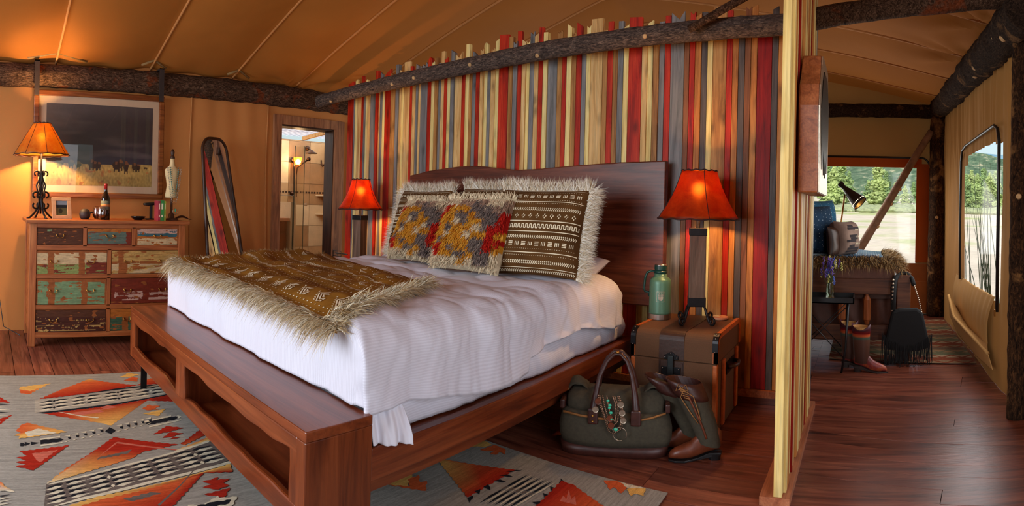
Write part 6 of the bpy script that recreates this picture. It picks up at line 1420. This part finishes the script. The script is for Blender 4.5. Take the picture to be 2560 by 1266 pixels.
# butler's tray table
TBY = 4.5; tz = zp(2090, 752, TBY); tx1 = xp(2136, 760, TBY); tx0 = tx1 - .52
st = thing('tray_table', 'small black folding tray table with crossed wire legs beside the daybed', 'side table', ((tx0 + tx1) / 2, TBY, 0))
mb = MB(); mb.box((tx0, TBY - .16, tz), (tx1, TBY + .16, tz + .008)); 
for a, b in (((tx0, TBY - .16, tz), (tx1, TBY - .15, tz + .045)), ((tx0, TBY + .15, tz), (tx1, TBY + .16, tz + .045)), ((tx0, TBY - .16, tz), (tx0 + .01, TBY + .16, tz + .045)), ((tx1 - .01, TBY - .16, tz), (tx1, TBY + .16, tz + .045))): mb.box(a, b)
obj('tray', mb, M['black'], st, world=True)
for yy in (TBY - .13, TBY + .13):
    obj('leg', MB().tube([(tx1 - .05, yy, tz), (tx1 - .06, yy, .2), (tx1 - .09, yy, .008)], .009, 8), M['black'], st, smooth=True, world=True); obj('leg', MB().tube([(tx0 + .05, yy, tz), (tx0 + .06, yy, .2), (tx0 + .09, yy, .008)], .009, 8), M['black'], st, smooth=True, world=True)
    obj('cross_brace', MB().tube([(tx1 - .06, yy, tz - .03), (tx0 + .06, yy, .13)], .004, 6), M['black'], st, smooth=True, world=True); obj('cross_brace', MB().tube([(tx0 + .06, yy, tz - .03), (tx1 - .07, yy, .12)], .004, 6), M['black'], st, smooth=True, world=True)
vx = xp(2075, 745, TBY - .03); vs = thing('flower_vase', 'clear glass vase of purple and blue wildflowers on the black tray table', 'vase', (vx, TBY - .03, tz + .009)); rv_ = random.Random(6)
obj('glass', MB().lathe([(0, .004), (.034, .004), (.036, .05), (.033, .13), (.037, .15), (.0355, .15), (.0315, .13), (.034, .05), (0, .012)], 22), glass('vase_glass', (.88, .93, .86, 1), .85), vs, smooth=True)
obj('foot', MB().lathe([(0, 0), (.052, 0), (.052, .010), (0, .012)], 22), M['w_t'], vs)
fs = MB(); fl_ = []
for k in range(30):
    a, r, h = rv_.uniform(0, 2 * PI), rv_.uniform(.0, .10), rv_.uniform(.17, .33); tip = (r * math.cos(a), r * math.sin(a), h); fs.tube([(.01 * math.cos(a + 2), .01 * math.sin(a + 2), .012), (r * .3 * math.cos(a), r * .3 * math.sin(a), h * .5), tip], .0016, 4); fl_.append(tip)
obj('stems', fs, plain('stem_green', rgb(74, 98, 52), .8), vs, smooth=True, kind='stuff')
for nm, cs_, c in (('purple_blossom', range(0, 14), rgb(110, 80, 170)), ('blue_blossom', range(14, 23), rgb(88, 110, 200)), ('yellow_blossom', range(23, 30), rgb(205, 195, 110))):
    mb = MB()
    for k in cs_:
        x, y, z = fl_[k]
        for j in range(9): mb.ball((x + rv_.uniform(-.008, .008), y + rv_.uniform(-.008, .008), z - .007 * j + .02), .0062, 5, 4)
    obj(nm, mb, plain(nm, c, .8, 0, .2, 40), vs, smooth=True, kind='stuff')
# cowboy boots
def rainbow():
    t = NT('rainbow_leather'); tc = t.n('TexCoord'); sp_ = t.n('SeparateXYZ'); t.l(tc.outputs['Object'], sp_.inputs[0])
    c = t.ramp(sp_.outputs[2], [(.0, rgb(60, 36, 30)), (.255, rgb(96, 62, 48)), (.275, rgb(60, 95, 80)), (.29, rgb(205, 90, 40)), (.31, rgb(160, 40, 40)), (.33, rgb(75, 28, 36))]); t.bump(t.noise(t.coords(), 40, 3), .2, .003); return t.fin(c, .45, 0, .4)
RB = rainbow(); ft_ = NT('tooled_foot'); f_ = ft_.noise(ft_.coords(), 14, 3); ft_.fin(ft_.ramp(f_, [(.3, rgb(90, 55, 45)), (.5, rgb(150, 60, 60)), (.6, rgb(190, 95, 50)), (.7, rgb(110, 60, 80))]), .4)
CBm = (ft_.m, RB, RB, plain('boot_sole', rgb(50, 38, 34), .6))
q = onz(2168, 932, 0)
boot('cowboy boot with rainbow striped top, front one with its toe pointing right', (q[0] - .03, q[1] + .02, 0), math.radians(-8), .36, (-.01, 0), .052, .068, .27, CBm, 'rainbow cowboy boots', .25, True)
boot('cowboy boot with rainbow striped top, rear one partly behind its mate', (q[0] - .13, q[1] + .15, 0), math.radians(-4), .365, (-.01, 0), .052, .068, .27, CBm, 'rainbow cowboy boots', .25, True)
# fringed bag hung on the daybed post
BYf = DBY - .10; bxl, bxr = xp(2207, 800, BYf), xp(2328, 800, BYf); bzt, bzb = zp(2260, 772, BYf), zp(2260, 868, BYf)
fb = thing('fringed_bag', 'black suede bag with long fringe hanging from the daybed post', 'bag', ((bxl + bxr) / 2, BYf, 0)); bc = (bxl + bxr) / 2
pl = [(bc - .13, bzt - .02), (bc - .07, bzt), (bc + .08, bzt + .005), (bc + .13, bzt - .03), (bxr - .02, bzb + .06), (bxr - .01, bzb), (bc + .1, bzb - .03), (bc, bzb - .035), (bxl + .04, bzb - .02), (bxl + .015, bzb + .03)]
obj('pouch', MB().prism([(x, BYf - .035, z) for x, z in pl], (0, .07, 0)), M['suede'], fb, bevel=.02, world=True)
rnf = random.Random(2); mb = MB()
for k in range(190):
    x = bxl - .005 + (bxr - bxl + .01) * k / 189; yy = BYf - .042 + rnf.uniform(-.004, .012); zt_ = bzb + rnf.uniform(.0, .03) + .10 * (abs(2 * k / 189 - 1) ** 2); zl = rnf.uniform(.004, .035) if (k < 90 or rnf.random() < .5) else rnf.uniform(.03, .08); wv = rnf.uniform(-.015, .015)
    mb.tube([(x, yy, zt_), (x + wv * .4, yy - .006, (zt_ + zl) / 2), (x + wv, yy - rnf.uniform(0, .02), zl)], .0024, 4)
for k in range(14): x = bxl + rnf.uniform(.15, .4) * (bxr - bxl) * 2; mb.tube([(x, BYf - .06, .006), (x + rnf.uniform(-.04, .04), BYf - .07 - rnf.uniform(0, .03), .005)], .0024, 4)
obj('fringe', mb, M['suede'], fb, world=True, kind='stuff')
pxm = (px0 + px1) / 2
mb = MB().tube([(bc - .12, BYf - .02, bzt - .01), (px0 - .03, BYf, zp(2228, 720, BYf)), (px0 - .012, DBY - .06, pzt - .02), (pxm - .02, DBY, pzt + .012), (pxm + .03, DBY, pzt + .012), (px1 + .01, DBY - .05, pzt - .03), (xp(2284, 715, BYf), BYf, zp(2284, 712, BYf))], [.02, .026, .024, .016, .016, .02, .02], 8); obj('strap', mb, M['suede'], fb, smooth=True, world=True)
mb = MB(); cpts = [(xp(2286, 716, BYf), BYf, zp(2286, 716, BYf)), (xp(2297, 750, BYf), BYf, zp(2297, 750, BYf)), (bc + .12, BYf, bzt - .03)]; beadchain(mb, cpts, .008, 14); obj('chain', mb, M['silver'], fb, smooth=True, world=True, kind='stuff')
mb = MB(); beadchain(mb, [(px0 - .035, BYf - .02, zp(2230, 700, BYf)), (px0 - .04, BYf - .02, zp(2228, 775, BYf))], .012, 9); obj('concho_strap', mb, M['silver'], fb, smooth=True, world=True, kind='stuff')
# ================================================================ outdoors
gm = NT('dry_meadow'); co_ = gm.coords((1, 1, 1), rnd=False); n1 = gm.noise(co_, .12, 5, .6); n2 = gm.noise(co_, 3, 5, .7)
c_ = gm.ramp(n1, [(.35, rgb(206, 194, 172)), (.5, rgb(220, 208, 186)), (.62, rgb(180, 190, 130))]); c_ = gm.mix(.5, c_, gm.ramp(n2, [(.3, gray(.6)), (.7, gray(1))]), 'MULTIPLY'); gm.fin(c_, .95, 0, .05)
def gh(x, y): return -.55 + max(0, y - 12) * .046 + .25 * nz((x * .05, y * .05, 0), 1) * (y > 15)
gmesh = MB().grid(lambda u, v: (-60 + 190 * u, 7.4 + 140 * v ** 1.5, gh(-60 + 190 * u, 7.4 + 140 * v ** 1.5)), 80, 90); struct('ground_meadow', gmesh, gm.m, smooth=True)
struct('ground_side', MB().grid(lambda u, v: (1.6 + 120 * u ** 1.5, -20 + 27.4 * v, -.55), 30, 20), gm.m)
hm = NT('forest_hill'); hco = hm.coords((1, 1, 1), rnd=False); hm.fin(hm.ramp(hm.noise(hco, .35, 6, .7), [(.35, rgb(62, 84, 66)), (.55, rgb(96, 118, 92)), (.68, rgb(178, 170, 140))]), .95, 0, .05)
struct('hills', MB().grid(lambda u, v: (-160 + 480 * u, 150 + 90 * v, -1 + 34 * v + 16 * nz((u * 6, v * 2, 0), 1) * v + 8 * nz((u * 20, v * 5, 3), 1) * v), 90, 30), hm.m, smooth=True)
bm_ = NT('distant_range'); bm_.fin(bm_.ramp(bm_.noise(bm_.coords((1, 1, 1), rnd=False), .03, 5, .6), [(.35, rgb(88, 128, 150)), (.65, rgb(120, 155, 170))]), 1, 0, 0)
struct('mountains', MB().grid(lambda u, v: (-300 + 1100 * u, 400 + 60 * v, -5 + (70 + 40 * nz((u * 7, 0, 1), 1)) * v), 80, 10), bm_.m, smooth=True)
M['needle'] = [plain('pine_green_a', rgb(150, 172, 108), .9, 0, .3, 2), plain('pine_green_b', rgb(166, 184, 118), .9, 0, .3, 2), plain('pine_green_c', rgb(128, 156, 100), .9, 0, .3, 2)]
M['trunkwood'] = plain('tree_trunk', rgb(110, 84, 66), .9)
def tree_proto(i):
    rt = random.Random(20 + i); mb = MB(); H = 1.0
    for k in range(520):
        h = rt.uniform(.12, 1.0) ** .9; R = .30 * (1 - h) ** .75 + .03; R *= .8 + .35 * math.sin(h * 23 + i * 2); a = rt.uniform(0, 2 * PI); r = R * math.sqrt(rt.random()); c = (r * math.cos(a), r * math.sin(a), h + rt.uniform(-.02, .02)); s = rt.uniform(.025, .05) * (1.2 - .6 * h)
        n0 = len(mb.v); mb.ball(c, s, 5, 3, sc=(1.3, 1.3, .7))
        mb.v[n0:] = [(x + rt.uniform(-.4, .4) * s, y + rt.uniform(-.4, .4) * s, z + rt.uniform(-.4, .4) * s) for x, y, z in mb.v[n0:]]
    me = MB().tube([(0, 0, -.03), (0, 0, .9)], [.028, .006], 7); return mb, me
protos = []
for i in range(3):
    a_, b_ = tree_proto(i); t = thing('pine_tree', 'x', 'tree'); obj('foliage', a_, M['needle'][i], t, kind='stuff'); obj('trunk', b_, M['trunkwood'], t, smooth=True); protos.append(t)
rt = random.Random(31); used = [0, 0, 0]
TR = [(2064, 66, 5.4, 0), (2084, 63, 5.0, 1), (2103, 68, 5.6, 0), (2122, 84, 5.0, 2), (2195, 64, 5.7, 1), (2214, 70, 4.6, 2), (2263, 78, 3.0, 1), (2284, 82, 3.6, 2), (2238, 95, 3.6, 0), (2170, 95, 4.0, 2), (2402, 70, 5.0, 0), (2414, 62, 4.2, 2), (2428, 66, 4.8, 1), (2443, 60, 4.2, 0), (2458, 66, 5.0, 2), (2474, 62, 4.4, 1), (2489, 68, 4.8, 0)]
for k, (px, D, H, kind) in enumerate(TR):
    v = V3(px, 500); x, y = v[0] / math.hypot(v[0], v[1]) * D, v[1] / math.hypot(v[0], v[1]) * D
    t = protos[kind] if not used[kind] else copy_tree(protos[kind]); used[kind] = 1
    t.location = (x, y, gh(x, y) - .1); t.scale = (H * .9, H * .9, H); t.rotation_euler = (0, 0, rt.uniform(0, 6)); t['group'] = 'pines beyond the meadow' 
    t['label'] = 'green pine in the tree line beyond the meadow, seen through the %s window' % ('far' if px < 2350 else 'right')
    t['group'] = 'pines seen through the %s window' % ('far' if px < 2350 else 'right'); seq_ = sorted(q[0] for q in TR if (q[0] < 2350) == (px < 2350)); od = 'leftmost second third fourth fifth sixth seventh eighth ninth tenth'.split(); ix = seq_.index(px)
    t['label'] = '%s pine %sof the tree line seen through the %s window' % ('rightmost' if ix == len(seq_) - 1 else od[ix], '' if ix in (0, len(seq_) - 1) else 'from the left ', 'far' if px < 2350 else 'right')
bu = MB()
for k in range(420):
    px = rt.uniform(2040, 2520); D = rt.uniform(54, 74); v = V3(px, 500); h = math.hypot(v[0], v[1]); x, y = v[0] / h * D, v[1] / h * D; s = rt.uniform(.3, .8); bu.ball((x, y, gh(x, y) + s * .25), s, 6, 4, sc=(1.5, 1.2, .6))
tag(obj('sagebrush', bu, plain('sage_green', rgb(148, 158, 118), .95, 0, .3, 3), kind='stuff'), 'grey-green sagebrush scattered below the pine line', 'shrubs')
bo_ = plain('pale_boulder', rgb(196, 190, 182), .9, 0, .15, 3, .4)
def boulder(px, py, s, lab):
    v = V3(px, py); k = (-.55 - EYE) / v[2]; x, y = v[0] * k, v[1] * k; mb = MB(); mb.ball((0, 0, s * .35), s, 16, 12, sc=(1.4, 1, .75)); mb.v = [(a + s * .2 * nz((a, b, c), 1.5 / s), b + s * .2 * nz((a, b, c), 1.5 / s, 4), c + s * .15 * nz((a, b, c), 1.5 / s, 8)) for a, b, c in mb.v]
    tag(obj('boulder', mb, bo_, smooth=True, base=None), lab, 'boulder'); bpy.context.scene.objects[-1] if False else None; o = [q for q in C.objects if q.name.startswith('boulder')][-1]; o.location = (x, y, -.55)
boulder(2428, 588, .55, 'pale rounded boulder on the dry ground outside the right window'); boulder(2408, 645, .28, 'smaller grey boulder low outside the right window')
# dry grass blades standing just outside the right window
gb = MB(); rg_ = random.Random(9)
for k in range(20):
    px = rg_.uniform(2398, 2492); p0 = onx(px + rg_.uniform(-10, 60), rg_.uniform(640, 760), 1.55); top = onx(px + rg_.uniform(-40, 14), rg_.uniform(400, 600), 1.45); p0[2] = -.5
    m_ = (Vector(p0) + Vector(top)) / 2 + Vector((0, rg_.uniform(-.1, .1), .1)); gb.tube([tuple(p0), tuple(m_), tuple(top)], [.007, .006, .0015], 4)
tag(obj('tall_grass', gb, plain('grass_blade', rgb(70, 84, 58), .9), kind='stuff'), 'dark long grass blades standing right outside the side window', 'grass')
